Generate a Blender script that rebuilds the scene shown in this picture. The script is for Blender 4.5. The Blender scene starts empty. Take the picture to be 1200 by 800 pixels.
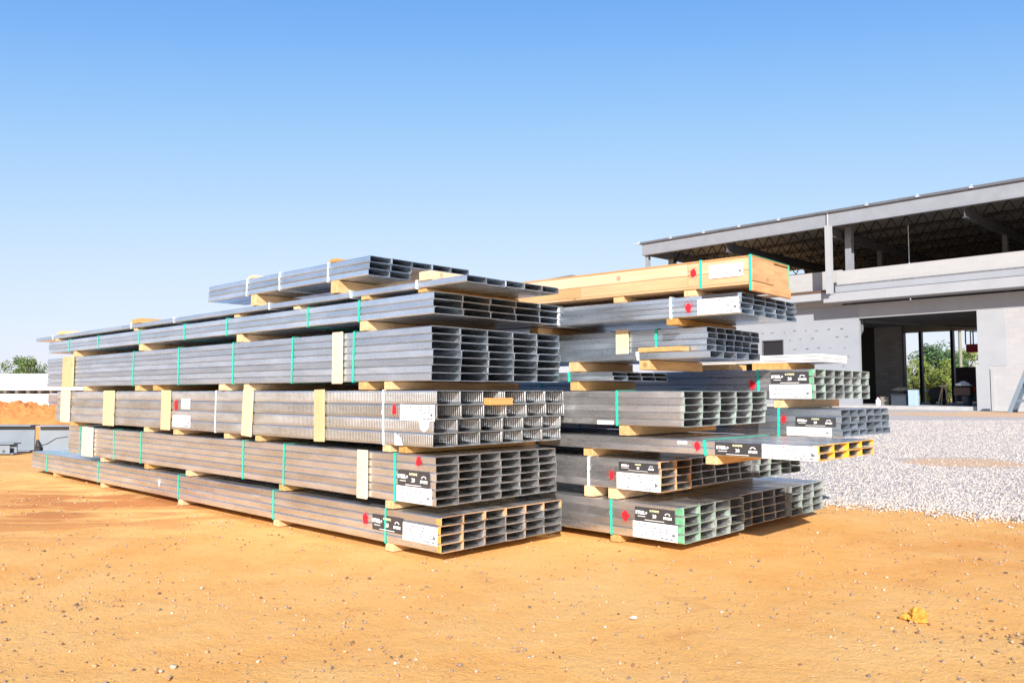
import bpy, bmesh, math, random
import numpy as np
from mathutils import Vector, Matrix
rnd = random.Random(7)
R = math.radians
S = bpy.context.scene
COL = S.collection

# ------------------------------------------------------------------ camera, light, exposure
H = 1.05
cam_d = bpy.data.cameras.new('camera'); cam = bpy.data.objects.new('camera', cam_d); COL.objects.link(cam)
cam_d.sensor_width = 36; cam_d.lens = 36 * 939 / 1200
cam_d.clip_start = 0.05; cam_d.clip_end = 3000
PITCH = math.atan(60 / 939)
cam.location = (0, 0, H); cam.rotation_euler = (R(90) + PITCH, 0, 0)
S.camera = cam
SUN_EL, SUN_AZ = R(27), R(182)          # azimuth clockwise from +Y: behind the camera
w = bpy.data.worlds.new('World'); S.world = w; w.use_nodes = True
nt = w.node_tree; bg = nt.nodes['Background']
sky = nt.nodes.new('ShaderNodeTexSky'); sky.sky_type = 'NISHITA'; sky.sun_disc = False
sky.sun_elevation = SUN_EL; sky.sun_rotation = SUN_AZ
sky.altitude = 0; sky.air_density = 1.0; sky.dust_density = 0.6; sky.ozone_density = 2.0
# grade of the sky's own colours: deep blue overhead, pale blue (never white) at the horizon
def vscale(sock, k):
    x = nt.nodes.new('ShaderNodeVectorMath'); x.operation = 'SCALE'; x.inputs['Scale'].default_value = k; nt.links.new(sock, x.inputs[0]); return x.outputs[0]
cv = nt.nodes.new('ShaderNodeRGBCurve'); nt.links.new(vscale(sky.outputs[0], 0.115), cv.inputs['Color'])
for ch, pts in enumerate((((0, 0), (0.16, 0.100), (0.205, 0.155), (0.28, 0.235), (0.43, 0.335), (0.68, 0.415), (1, 0.52)),
                          ((0, 0), (0.275, 0.232), (0.345, 0.295), (0.457, 0.36), (0.655, 0.425), (0.87, 0.465), (1, 0.50)),
                          ((0, 0), (0.47, 0.475), (0.56, 0.50), (0.70, 0.515), (0.85, 0.525), (1, 0.56)))):
    c = cv.mapping.curves[ch]
    c.points[0].location = pts[0]; c.points[1].location = pts[-1]
    for p in pts[1:-1]: c.points.new(*p)
cv.mapping.update()
nt.links.new(vscale(cv.outputs[0], 1/0.115), bg.inputs[0]); bg.inputs[1].default_value = 0.115
sd = bpy.data.lights.new('sun', 'SUN'); sun = bpy.data.objects.new('sun', sd); COL.objects.link(sun)
sd.energy = 4.6; sd.angle = R(0.53); sd.color = (1.0, 0.95, 0.88)
sdir = Vector((math.sin(SUN_AZ) * math.cos(SUN_EL), math.cos(SUN_AZ) * math.cos(SUN_EL), math.sin(SUN_EL)))
sun.rotation_euler = sdir.to_track_quat('Z', 'Y').to_euler()
S.view_settings.view_transform = 'Standard'; S.view_settings.look = 'None'
S.view_settings.exposure = 0.95; S.view_settings.gamma = 1.0

# ------------------------------------------------------------------ helpers
def tag(o, label=None, cat=None, group=None, kind=None):
    if label: o['label'] = label
    if cat: o['category'] = cat
    if group: o['group'] = group
    if kind: o['kind'] = kind
    return o

def empty(name, loc=(0, 0, 0), rz=0, label=None, cat=None, group=None, parent=None):
    o = bpy.data.objects.new(name, None); COL.objects.link(o)
    o.location = loc; o.rotation_euler = (0, 0, rz); o.empty_display_size = 0.1
    if parent: o.parent = parent
    return tag(o, label, cat, group)

class MB:
    """collects boxes, tubes and faces, then links them as one mesh object"""
    def __init__(s): s.v = []; s.f = []; s.m = []
    def add(s, vs, fs, mi=0):
        n = len(s.v); s.v += [tuple(p) for p in vs]
        for f in fs: s.f.append(tuple(i + n for i in f)); s.m.append(mi)
        return s
    def box(s, x0, x1, y0, y1, z0, z1, mi=0, M=None, ch=0.0):
        if x1 < x0: x0, x1 = x1, x0
        if y1 < y0: y0, y1 = y1, y0
        if z1 < z0: z0, z1 = z1, z0
        if ch > 0:
            c = min(ch, (x1-x0)/3, (y1-y0)/3, (z1-z0)/3)
            bm = bmesh.new(); bmesh.ops.create_cube(bm, size=1)
            for q in bm.verts:
                q.co = Vector(((x0+x1)/2 + q.co.x*(x1-x0), (y0+y1)/2 + q.co.y*(y1-y0), (z0+z1)/2 + q.co.z*(z1-z0)))
            bmesh.ops.bevel(bm, geom=bm.edges[:], offset=c, segments=1, affect='EDGES')
            vs = [q.co.copy() for q in bm.verts]; bm.verts.index_update()
            fs = [[q.index for q in f.verts] for f in bm.faces]; bm.free()
        else:
            vs = [Vector(p) for p in ((x0,y0,z0),(x1,y0,z0),(x1,y1,z0),(x0,y1,z0),(x0,y0,z1),(x1,y0,z1),(x1,y1,z1),(x0,y1,z1))]
            fs = [(0,3,2,1),(4,5,6,7),(0,1,5,4),(1,2,6,5),(2,3,7,6),(3,0,4,7)]
        if M is not None: vs = [M @ p for p in vs]
        return s.add(vs, fs, mi)
    def bar(s, a, b, wd, ht, mi=0, up=(0, 0, 1)):
        """a box-section bar between two points"""
        a, b = Vector(a), Vector(b); d = (b - a).normalized(); up = Vector(up)
        if abs(d.dot(up)) > 0.98: up = Vector((1, 0, 0))
        sx = d.cross(up).normalized() * wd / 2; sy = sx.cross(d).normalized() * ht / 2
        vs = [a-sx-sy, a+sx-sy, a+sx+sy, a-sx+sy, b-sx-sy, b+sx-sy, b+sx+sy, b-sx+sy]
        return s.add(vs, [(0,3,2,1),(4,5,6,7),(0,1,5,4),(1,2,6,5),(2,3,7,6),(3,0,4,7)], mi)
    def tube(s, pts, r, n=8, mi=0):
        pts = [Vector(p) for p in pts]
        rs = r if isinstance(r, (list, tuple)) else [r] * len(pts)
        rings = []
        for i, p in enumerate(pts):
            d = (pts[min(i+1, len(pts)-1)] - pts[max(i-1, 0)]).normalized()
            a = d.cross(Vector((0, 0, 1)) if abs(d.z) < 0.95 else Vector((1, 0, 0))).normalized(); b = d.cross(a)
            rings.append([p + (a*math.cos(2*math.pi*k/n) + b*math.sin(2*math.pi*k/n)) * rs[i] for k in range(n)])
        vs = [q for g in rings for q in g]; fs = []
        for i in range(len(pts)-1):
            for k in range(n): fs.append((i*n+k, i*n+(k+1) % n, (i+1)*n+(k+1) % n, (i+1)*n+k))
        fs.append(tuple(range(n))[::-1]); fs.append(tuple((len(pts)-1)*n+k for k in range(n)))
        return s.add(vs, fs, mi)
    def build(s, name, mats, parent=None, loc=None, smooth=False, rot=None):
        me = bpy.data.meshes.new(name); me.from_pydata(s.v, [], s.f)
        if not isinstance(mats, (list, tuple)): mats = [mats]
        for m in mats: me.materials.append(m)
        if len(mats) > 1: me.polygons.foreach_set('material_index', s.m)
        me.validate()
        bm = bmesh.new(); bm.from_mesh(me); bmesh.ops.recalc_face_normals(bm, faces=bm.faces[:]); bm.to_mesh(me); bm.free()
        if smooth: me.polygons.foreach_set('use_smooth', [True]*len(me.polygons))
        o = bpy.data.objects.new(name, me); COL.objects.link(o)
        if parent: o.parent = parent
        if loc is not None: o.location = loc
        if rot is not None: o.rotation_euler = rot
        return o

# ------------------------------------------------------------------ materials
class N:
    def __init__(s, name):
        s.m = bpy.data.materials.new(name); s.m.use_nodes = True; s.t = s.m.node_tree
        s.b = s.t.nodes['Principled BSDF']; s.co = None
    def n(s, typ, **kw):
        x = s.t.nodes.new(typ)
        for k, val in kw.items():
            if k.startswith('_'): setattr(x, k[1:], val)
            else:
                key = int(k[1:]) if k[0] == 'i' and k[1:].isdigit() else k
                x.inputs[key].default_value = val
        return x
    def l(s, a, b): s.t.links.new(a, b)
    def coord(s, scale=(1, 1, 1), rand=False, world=False):
        tc = s.n('ShaderNodeTexCoord'); mp = s.n('ShaderNodeMapping'); mp.inputs['Scale'].default_value = scale
        if world:
            g = s.n('ShaderNodeNewGeometry'); s.l(g.outputs['Position'], mp.inputs[0])
        else: s.l(tc.outputs['Object'], mp.inputs[0])
        if rand:
            oi = s.n('ShaderNodeObjectInfo'); mu = s.n('ShaderNodeMath', _operation='MULTIPLY', i1=37.0)
            s.l(oi.outputs['Random'], mu.inputs[0]); s.l(mu.outputs[0], mp.inputs['Location'])
        return mp.outputs[0]
    def noise(s, co, scale, detail=4, rough=0.55, dist=0):
        x = s.n('ShaderNodeTexNoise'); x.inputs['Scale'].default_value = scale; x.inputs['Detail'].default_value = detail
        x.inputs['Roughness'].default_value = rough; x.inputs['Distortion'].default_value = dist
        s.l(co, x.inputs['Vector']); return x.outputs[0]
    def ramp(s, fac, stops):
        x = s.n('ShaderNodeValToRGB'); e = x.color_ramp.elements
        while len(e) < len(stops): e.new(0.5)
        for q, (p, c) in zip(e, stops): q.position = p; q.color = (*c, 1) if len(c) == 3 else c
        s.l(fac, x.inputs[0]); return x.outputs[0]
    def mix(s, fac, a, b):
        x = s.n('ShaderNodeMix', _data_type='RGBA')
        for sock, val in ((x.inputs[0], fac), (x.inputs[6], a), (x.inputs[7], b)):
            if isinstance(val, bpy.types.NodeSocket): s.l(val, sock)
            elif isinstance(val, tuple): sock.default_value = (*val, 1)
            else: sock.default_value = val
        return x.outputs[2]
    def math(s, op, a, b=None, c=None):
        x = s.n('ShaderNodeMath', _operation=op)
        for i, val in enumerate((a, b, c)):
            if val is None: continue
            if isinstance(val, bpy.types.NodeSocket): s.l(val, x.inputs[i])
            else: x.inputs[i].default_value = val
        return x.outputs[0]
    def set(s, **kw):
        for k, val in kw.items():
            sock = s.b.inputs[k.replace('_', ' ')]
            if isinstance(val, bpy.types.NodeSocket): s.l(val, sock)
            elif isinstance(val, tuple): sock.default_value = (*val, 1)
            else: sock.default_value = val
        return s
    def bump(s, h, strength=0.3, dist=0.01):
        x = s.n('ShaderNodeBump'); x.inputs['Strength'].default_value = strength; x.inputs['Distance'].default_value = dist
        s.l(h, x.inputs['Height']); s.l(x.outputs[0], s.b.inputs['Normal']); return s

def simple(name, c, rough=0.6, metal=0.0, var=0.25, scale=6, bump=0.15):
    m = N(name); co = m.coord((1, 1, 1), rand=True)
    f = m.noise(co, scale, 5, 0.6)
    col = m.ramp(f, [(0.3, tuple(q*(1-var) for q in c)), (0.7, tuple(min(1, q*(1+var)) for q in c))])
    m.set(Base_Color=col, Roughness=rough, Metallic=metal)
    if bump: m.bump(m.noise(co, scale*6, 3), bump, 0.01)
    return m.m

def steel(name, paint=None, band=0.03, ribs=False, tint=(0.74, 0.745, 0.76), amount=1.0):
    """galvanised sheet; 'paint' is the colour code sprayed on the near end of the studs (local x = 0)"""
    m = N(name); co = m.coord((0.25, 1, 1), rand=True); co2 = m.coord((1, 1, 1), rand=True)
    f = m.noise(co, 9, 5, 0.6); g = m.noise(co2, 90, 2, 0.5)
    c1 = m.ramp(f, [(0.3, tuple(q*0.80 for q in tint)), (0.55, tint), (0.75, tuple(min(1, q*1.18) for q in tint))])
    c2 = m.mix(0.18, c1, m.ramp(g, [(0.35, (0.40, 0.42, 0.45)), (0.65, (0.85, 0.86, 0.88))]))
    oi = m.n('ShaderNodeObjectInfo')
    tone = m.math('MULTIPLY_ADD', oi.outputs['Random'], 0.34, 0.80)
    hs = m.n('ShaderNodeHueSaturation'); m.l(c2, hs.inputs['Color']); m.l(tone, hs.inputs['Value'])
    col = hs.outputs[0]; metal = 0.90
    dust = m.ramp(m.noise(m.coord((0.5, 3, 3), rand=True), 3, 5, 0.65), [(0.55, (0, 0, 0)), (0.8, (1, 1, 1))])
    dm = m.math('MULTIPLY', dust, 0.35)
    col = m.mix(dm, col, (0.50, 0.36, 0.24))
    met = m.math('MULTIPLY_ADD', dm, -0.8, metal)
    if paint:
        tc = m.n('ShaderNodeTexCoord'); sx = m.n('ShaderNodeSeparateXYZ'); m.l(tc.outputs['Object'], sx.inputs[0])
        wob = m.math('MULTIPLY_ADD', m.noise(co2, 14, 4), 0.05, -0.025)
        rv = m.math('MULTIPLY_ADD', oi.outputs['Random'], 0.02, 0)
        d = m.math('ADD', m.math('ADD', sx.outputs[0], wob), rv)
        mask = m.math('MULTIPLY', m.ramp(m.math('MULTIPLY_ADD', d, 12.0, 12*band + 0.5), [(0.35, (0, 0, 0)), (0.6, (1, 1, 1))]),
                      m.ramp(m.noise(co2, 30, 3), [(0.22+0.2*(1-amount), (0.05, 0.05, 0.05)), (0.5+0.15*(1-amount), (amount,)*3)]))
        col = m.mix(mask, col, paint)
        met = m.math('MULTIPLY', met, m.math('SUBTRACT', 1.0, mask))
    m.set(Base_Color=col, Metallic=met, Roughness=m.ramp(f, [(0.3, (0.22,)*3), (0.7, (0.36,)*3)]))
    if ribs:
        tc = m.n('ShaderNodeTexCoord'); wv = m.n('ShaderNodeTexWave', _wave_type='BANDS', _bands_direction='X'); wv.inputs['Scale'].default_value = 17
        wv.inputs['Distortion'].default_value = 0.4
        m.l(tc.outputs['Object'], wv.inputs['Vector'])
        sx = m.n('ShaderNodeSeparateXYZ'); m.l(tc.outputs['Object'], sx.inputs[0])
        band_ = m.ramp(m.math('MULTIPLY', sx.outputs[2], 10.8), [(0.14, (0, 0, 0)), (0.2, (1, 1, 1)), (0.82, (1, 1, 1)), (0.9, (0, 0, 0))])
        m.bump(m.math('MULTIPLY', wv.outputs[1], band_), 0.9, 0.006)
    else:
        m.bump(m.noise(m.coord((0.15, 1, 1), rand=True), 12, 3), 0.12, 0.01)
    return m.m

def wood(name, c=(0.62, 0.38, 0.16), axis='Y', var=0.3):
    m = N(name); sc = (1, 0.12, 1) if axis == 'Y' else ((0.12, 1, 1) if axis == 'X' else (1, 1, 0.12))
    co = m.coord(sc, rand=True)
    f = m.noise(co, 28, 5, 0.6, 0.6); g = m.noise(m.coord((1, 1, 1), rand=True), 3, 3)
    col = m.ramp(f, [(0.3, tuple(q*(1-var) for q in c)), (0.55, c), (0.8, tuple(min(1, q*(1+var*0.6)) for q in c))])
    col = m.mix(m.ramp(g, [(0.45, (0, 0, 0)), (0.8, (0.5, 0.5, 0.5))]), col, tuple(q*0.72 for q in c))
    kn = m.n('ShaderNodeTexVoronoi'); kn.inputs['Scale'].default_value = 5.0; m.l(m.coord((1, 1, 1), rand=True), kn.inputs['Vector'])
    col = m.mix(m.ramp(kn.outputs[0], [(0.05, (0.75,)*3), (0.13, (0, 0, 0))]), col, tuple(q*0.35 for q in c))
    oi = m.n('ShaderNodeObjectInfo'); hs = m.n('ShaderNodeHueSaturation'); m.l(col, hs.inputs['Color'])
    m.l(m.math('MULTIPLY_ADD', oi.outputs['Random'], 0.5, 0.72), hs.inputs['Value']); m.l(m.math('MULTIPLY_ADD', oi.outputs['Random'], -0.35, 1.1), hs.inputs['Saturation'])
    col = hs.outputs[0]
    m.set(Base_Color=col, Roughness=0.75); m.bump(f, 0.4, 0.004)
    return m.m

M = dict(
    steel_faint_orange=steel('steel_faint_orange', (0.66, 0.36, 0.12), 0.0, amount=0.5), steel_faint_green=steel('steel_faint_green', (0.20, 0.38, 0.27), 0.01, amount=0.55),
    steel=steel('galvanised_steel'), steel_sky_tint=steel('galvanised_steel_sky_tint', tint=(0.62, 0.715, 0.82)),  # second steel: bluish tint paints the sky's reflection into the base colour
    steel_orange=steel('steel_orange_end', (0.72, 0.33, 0.06), 0.006, amount=0.85), steel_yellow=steel('steel_yellow_end', (0.80, 0.42, 0.04), 0.02), orange_paint=simple('orange_end_paint', (0.74, 0.33, 0.04), 0.6, var=0.2, scale=30, bump=0), green_paint=simple('green_end_paint', (0.12, 0.36, 0.20), 0.6, var=0.25, scale=30, bump=0),
    steel_green=steel('steel_green_end', (0.15, 0.38, 0.22), 0.012, amount=0.8), steel_ribbed=steel('steel_ribbed', ribs=True, tint=(0.66, 0.70, 0.74)),
    steel_mint=steel('steel_mint_end', (0.20, 0.42, 0.30), 0.012, amount=0.75),
    timber=wood('timber', (0.60, 0.35, 0.13)), timber_x=wood('timber_long', (0.68, 0.43, 0.19), 'X'), stake=wood('stake_wood', (0.64, 0.49, 0.27), 'Z', 0.15),
    green=simple('green_strap', (0.02, 0.50, 0.36), 0.4, var=0.12, bump=0), white=simple('white_strap', (0.72, 0.80, 0.80), 0.4, var=0.08, bump=0),
    paper=simple('white_paper', (0.86, 0.86, 0.86), 0.5, var=0.03, bump=0), banner=simple('dark_banner', (0.045, 0.045, 0.05), 0.35, var=0.15, bump=0),
    print=simple('grey_print', (0.13, 0.13, 0.17), 0.6, var=0.2, bump=0), ink=simple('white_ink', (0.85, 0.85, 0.85), 0.5, var=0.02, bump=0),
    olive=simple('pale_yellow_ink', (0.62, 0.62, 0.38), 0.5, var=0.02, bump=0),
    red=simple('red_spray', (0.62, 0.008, 0.02), 0.7, var=0.25, scale=40, bump=0), wpaint=simple('white_spray', (0.75, 0.73, 0.72), 0.6, var=0.1, bump=0),
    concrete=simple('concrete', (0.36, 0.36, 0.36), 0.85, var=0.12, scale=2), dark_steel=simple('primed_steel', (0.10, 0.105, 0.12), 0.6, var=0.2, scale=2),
    grey_steel=simple('grey_primed_beam', (0.225, 0.24, 0.27), 0.55, var=0.08, scale=1.2, bump=0.05),
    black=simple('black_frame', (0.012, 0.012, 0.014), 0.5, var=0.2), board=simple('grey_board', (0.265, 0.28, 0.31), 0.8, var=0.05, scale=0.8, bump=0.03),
    tick=simple('board_fastener', (0.14, 0.14, 0.15), 0.6), plaster=simple('light_render', (0.31, 0.318, 0.335), 0.85, var=0.07, scale=0.7, bump=0.05),
    board_white=simple('aged_white_board', (0.62, 0.62, 0.61), 0.6, var=0.08, scale=3), white_wrap=simple('white_wrap', (0.85, 0.85, 0.86), 0.45, var=0.04, scale=2, bump=0.3), bluegrey=simple('blue_grey_plastic', (0.30, 0.40, 0.50), 0.5, var=0.1),
    darkbin=simple('dark_blue_bin', (0.035, 0.045, 0.06), 0.4, var=0.2), rubber=simple('black_rubber', (0.015, 0.015, 0.016), 0.7, var=0.3),
    brown=simple('brown_box', (0.10, 0.055, 0.035), 0.7, var=0.2), redp=simple('red_plastic', (0.34, 0.02, 0.015), 0.4, var=0.1),
    yellow=simple('yellow_plastic', (0.75, 0.55, 0.03), 0.5, var=0.1), bark=simple('bark', (0.10, 0.07, 0.045), 0.9, var=0.3, scale=8),
    pole=simple('weathered_pole', (0.20, 0.20, 0.15), 0.8, var=0.15), deck=simple('roof_deck', (0.34, 0.32, 0.29), 0.6, var=0.15, scale=0.6),
    zinc=simple('zinc_bracket', (0.60, 0.63, 0.68), 0.45, 0.3, var=0.1),
)
def cmu(name, a, b, mortar):
    m = N(name); tc = m.n('ShaderNodeTexCoord'); mp = m.n('ShaderNodeMapping'); m.l(tc.outputs['Object'], mp.inputs[0])
    mp.inputs['Rotation'].default_value = (R(90), 0, 0)
    br = m.n('ShaderNodeTexBrick'); m.l(mp.outputs[0], br.inputs['Vector'])
    br.inputs['Color1'].default_value = (*a, 1); br.inputs['Color2'].default_value = (*b, 1); br.inputs['Mortar'].default_value = (*mortar, 1)
    br.inputs['Scale'].default_value = 1; br.inputs['Mortar Size'].default_value = 0.012; br.inputs['Brick Width'].default_value = 0.6; br.inputs['Row Height'].default_value = 0.3
    f = m.noise(m.coord((1, 1, 1)), 0.7, 4)
    m.set(Base_Color=m.mix(m.ramp(f, [(0.4, (0, 0, 0)), (0.7, (0.6,)*3)]), br.outputs[0], tuple((p+q)/2*1.05 for p, q in zip(a, b))), Roughness=0.9)
    m.bump(br.outputs[1], -0.3, 0.01)
    return m.m
M['cmu'] = cmu('block_wall', (0.37, 0.355, 0.355), (0.33, 0.325, 0.335), (0.31, 0.305, 0.31))
M['cmu_low'] = cmu('block_parapet', (0.37, 0.36, 0.35), (0.34, 0.34, 0.345), (0.32, 0.32, 0.32))
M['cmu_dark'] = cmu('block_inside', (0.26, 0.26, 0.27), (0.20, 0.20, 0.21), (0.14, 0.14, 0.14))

def leafmat(name, a, b, c):
    m = N(name); g = m.n('ShaderNodeNewGeometry')
    f = m.noise(m.coord((1, 1, 1)), 0.9, 3)
    r = m.math('ADD', m.math('MULTIPLY', g.outputs['Random Per Island'], 0.6), m.math('MULTIPLY', f, 0.45))
    m.set(Base_Color=m.ramp(r, [(0.2, a), (0.5, b), (0.85, c)]), Roughness=0.6)
    return m.m
M['leaf_dark'] = leafmat('dark_leaves', (0.02, 0.06, 0.02), (0.045, 0.10, 0.03), (0.09, 0.15, 0.04))
M['leaf_yellow'] = leafmat('yellow_green_leaves', (0.07, 0.12, 0.015), (0.15, 0.20, 0.03), (0.24, 0.27, 0.05))
M['leaf_mid'] = leafmat('mid_green_leaves', (0.05, 0.10, 0.03), (0.10, 0.16, 0.05), (0.18, 0.22, 0.08))

# ------------------------------------------------------------------ ground
def ground_mat():
    m = N('orange_clay'); co = m.coord((1, 1, 1), world=True)
    big = m.noise(co, 0.30, 10, 0.68, 0.2); mid = m.noise(co, 1.8, 11, 0.74); fine = m.noise(co, 45, 6, 0.8)
    base = m.ramp(big, [(0.34, (0.66, 0.275, 0.05)), (0.48, (0.73, 0.37, 0.095)), (0.64, (0.75, 0.43, 0.14))])
    base = m.mix(m.ramp(mid, [(0.46, (0, 0, 0)), (0.66, (0.6,)*3)]), base, (0.765, 0.455, 0.165))
    base = m.mix(m.ramp(mid, [(0.30, (0.6,)*3), (0.42, (0, 0, 0))]), base, (0.52, 0.22, 0.06))
    base = m.mix(m.ramp(fine, [(0.30, (0.5,)*3), (0.48, (0, 0, 0))]), base, (0.42, 0.20, 0.07))
    # churned wheel tracks left of the pile: stretched noise limited to one patch of ground
    geo = m.n('ShaderNodeNewGeometry'); mp = m.n('ShaderNodeMapping'); mp.inputs['Rotation'].default_value = (0, 0, R(-28))
    mp.inputs['Scale'].default_value = (0.55, 1.5, 1); m.l(geo.outputs['Position'], mp.inputs[0])
    tr = m.noise(mp.outputs[0], 1.3, 5, 0.65, 0.5)
    dv = m.n('ShaderNodeVectorMath', _operation='DISTANCE'); m.l(geo.outputs['Position'], dv.inputs[0]); dv.inputs[1].default_value = (-4.1, 7.9, 0)
    near = m.ramp(m.math('MULTIPLY', dv.outputs['Value'], 0.3), [(0.25, (1, 1, 1)), (0.85, (0, 0, 0))])
    tm = m.math('MULTIPLY', m.ramp(tr, [(0.42, (0, 0, 0)), (0.54, (1, 1, 1))]), near)
    base = m.mix(tm, base, (0.47, 0.17, 0.035))
    grit = m.noise(co, 120, 2, 0.5)
    base = m.mix(m.ramp(grit, [(0.66, (0, 0, 0)), (0.72, (0.7,)*3)]), base, (0.25, 0.12, 0.06))
    m.set(Base_Color=base, Roughness=0.95)
    h = m.math('ADD', m.math('MULTIPLY', mid, 1.5), m.math('MULTIPLY', fine, 0.35))
    h = m.math('ADD', h, m.math('MULTIPLY', tm, m.math('MULTIPLY', tr, 1.2)))
    vor = m.n('ShaderNodeTexVoronoi'); vor.inputs['Scale'].default_value = 40; m.l(co, vor.inputs['Vector'])
    h = m.math('ADD', h, m.math('MULTIPLY', m.ramp(vor.outputs[0], [(0.1, (1, 1, 1)), (0.3, (0, 0, 0))]), 0.10))
    m.bump(h, 0.7, 0.032)
    return m.m
def gravel_mat():
    m = N('pale_gravel'); co = m.coord((1, 1, 1), world=True)
    vor = m.n('ShaderNodeTexVoronoi'); vor.inputs['Scale'].default_value = 17; m.l(co, vor.inputs['Vector'])
    vb = m.n('ShaderNodeTexVoronoi'); vb.inputs['Scale'].default_value = 6; m.l(co, vb.inputs['Vector'])
    sp = m.n('ShaderNodeSeparateColor'); m.l(vor.outputs['Color'], sp.inputs[0])
    sb = m.n('ShaderNodeSeparateColor'); m.l(vb.outputs['Color'], sb.inputs[0])
    col = m.ramp(sp.outputs[0], [(0.0, (0.24, 0.215, 0.20)), (0.25, (0.37, 0.335, 0.31)), (0.6, (0.44, 0.40, 0.37)), (1.0, (0.52, 0.475, 0.44))])
    col = m.mix(0.3, col, m.ramp(sb.outputs[0], [(0.2, (0.35, 0.315, 0.29)), (0.8, (0.48, 0.44, 0.405))]))
    f = m.noise(co, 0.5, 5, 0.65, 0.5)
    geo = m.n('ShaderNodeNewGeometry'); patch = None
    for (cx, cy, rad) in ((6.9, 12.3, 1.3), (22.5, 39.0, 6.0), (27.0, 42.5, 4.5)):     # clay showing through the stone
        dv = m.n('ShaderNodeVectorMath', _operation='DISTANCE'); m.l(geo.outputs['Position'], dv.inputs[0]); dv.inputs[1].default_value = (cx, cy, 0)
        k = m.math('SUBTRACT', 1.0, m.math('DIVIDE', dv.outputs['Value'], rad)); patch = k if patch is None else m.math('MAXIMUM', patch, k)
    k = m.math('ADD', patch, m.math('MULTIPLY_ADD', f, 1.2, -0.6))
    col = m.mix(m.ramp(k, [(0.15, (0, 0, 0)), (0.5, (0.8,)*3)]), col, (0.60, 0.36, 0.18))
    m.set(Base_Color=col, Roughness=0.9); m.bump(m.math('SUBTRACT', 1.0, vor.outputs[0]), 0.8, 0.03)
    return m.m
M['clay'] = ground_mat(); M['gravel'] = gravel_mat()
M['clod'] = simple('clay_clods', (0.44, 0.16, 0.045), 0.95, var=0.25, scale=4, bump=0.5)
def sign_noise(x, y):
    return (math.sin(x*1.7+y*0.9)*math.cos(y*1.3-x*0.6) + 0.5*math.sin(x*4.1-y*3.3+1.0) + 0.35*math.sin(x*9.3+y*7.7) * math.cos(y*8.1))

xs = sorted(set([round(-12+0.12*i, 3) for i in range(201)] + [-2500, -900, -300, -120, -60, -30, -20, -15, 14, 17, 22, 30, 45, 70, 130, 300, 900, 2500]))
ys = sorted(set([round(-1+0.12*i, 3) for i in range(151)] + [-2500, -600, -100, -20, -6, -2, 18, 20, 24, 30, 40, 60, 100, 200, 500, 1200, 2500]))
gv = []
for y in ys:
    for x in xs:
        k = 1.0 if (-11.5 < x < 11.5 and -0.9 < y < 16.5) else 0.0
        pile = 0.25 if (y > 4 and y < 13 and -8 < x < 6) else 1.0
        gv.append((x, y, -0.020 + k*(0.005*pile*sign_noise(x, y) if True else 0)))
nx = len(xs)
gf = [(j*nx+i, j*nx+i+1, (j+1)*nx+i+1, (j+1)*nx+i) for j in range(len(ys)-1) for i in range(nx-1)]
gm = MB(); gm.add(gv, gf); g = gm.build('ground', M['clay'], smooth=True); tag(g, kind='structure')

edge = [(2.3, 9.2), (3.0, 8.25), (3.3, 7.95), (3.75, 7.75), (4.2, 7.1), (4.7, 6.75), (5.3, 6.5), (6.2, 5.9), (8, 5.2), (11, 4.2), (20, 2.5), (60, 0), (70, 30), (29.6, 46.2), (14, 61), (9, 56), (3, 36), (0.5, 22), (0.8, 13)]
pts = []
for i in range(len(edge)):
    a, b = Vector(edge[i]), Vector(edge[(i+1) % len(edge)]); n = max(1, int((b-a).length/0.12)) if i < 9 else 4
    for k in range(n):
        p = a.lerp(b, k/n)
        if i < 9: p = p + Vector((rnd.uniform(-1, 1), rnd.uniform(-1, 1)))*0.05
        pts.append((p.x, p.y, -0.0085))
gr = MB(); gr.add(pts, [tuple(range(len(pts)))]); g2 = gr.build('gravel_ground', M['gravel']); tag(g2, kind='structure')
def in_gravel(x, y):
    c = False; n = len(edge)
    for i in range(n):
        x1, y1 = edge[i]; x2, y2 = edge[(i+1) % n]
        if (y1 > y) != (y2 > y) and x < (x2-x1)*(y-y1)/(y2-y1)+x1: c = not c
    return c

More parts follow.
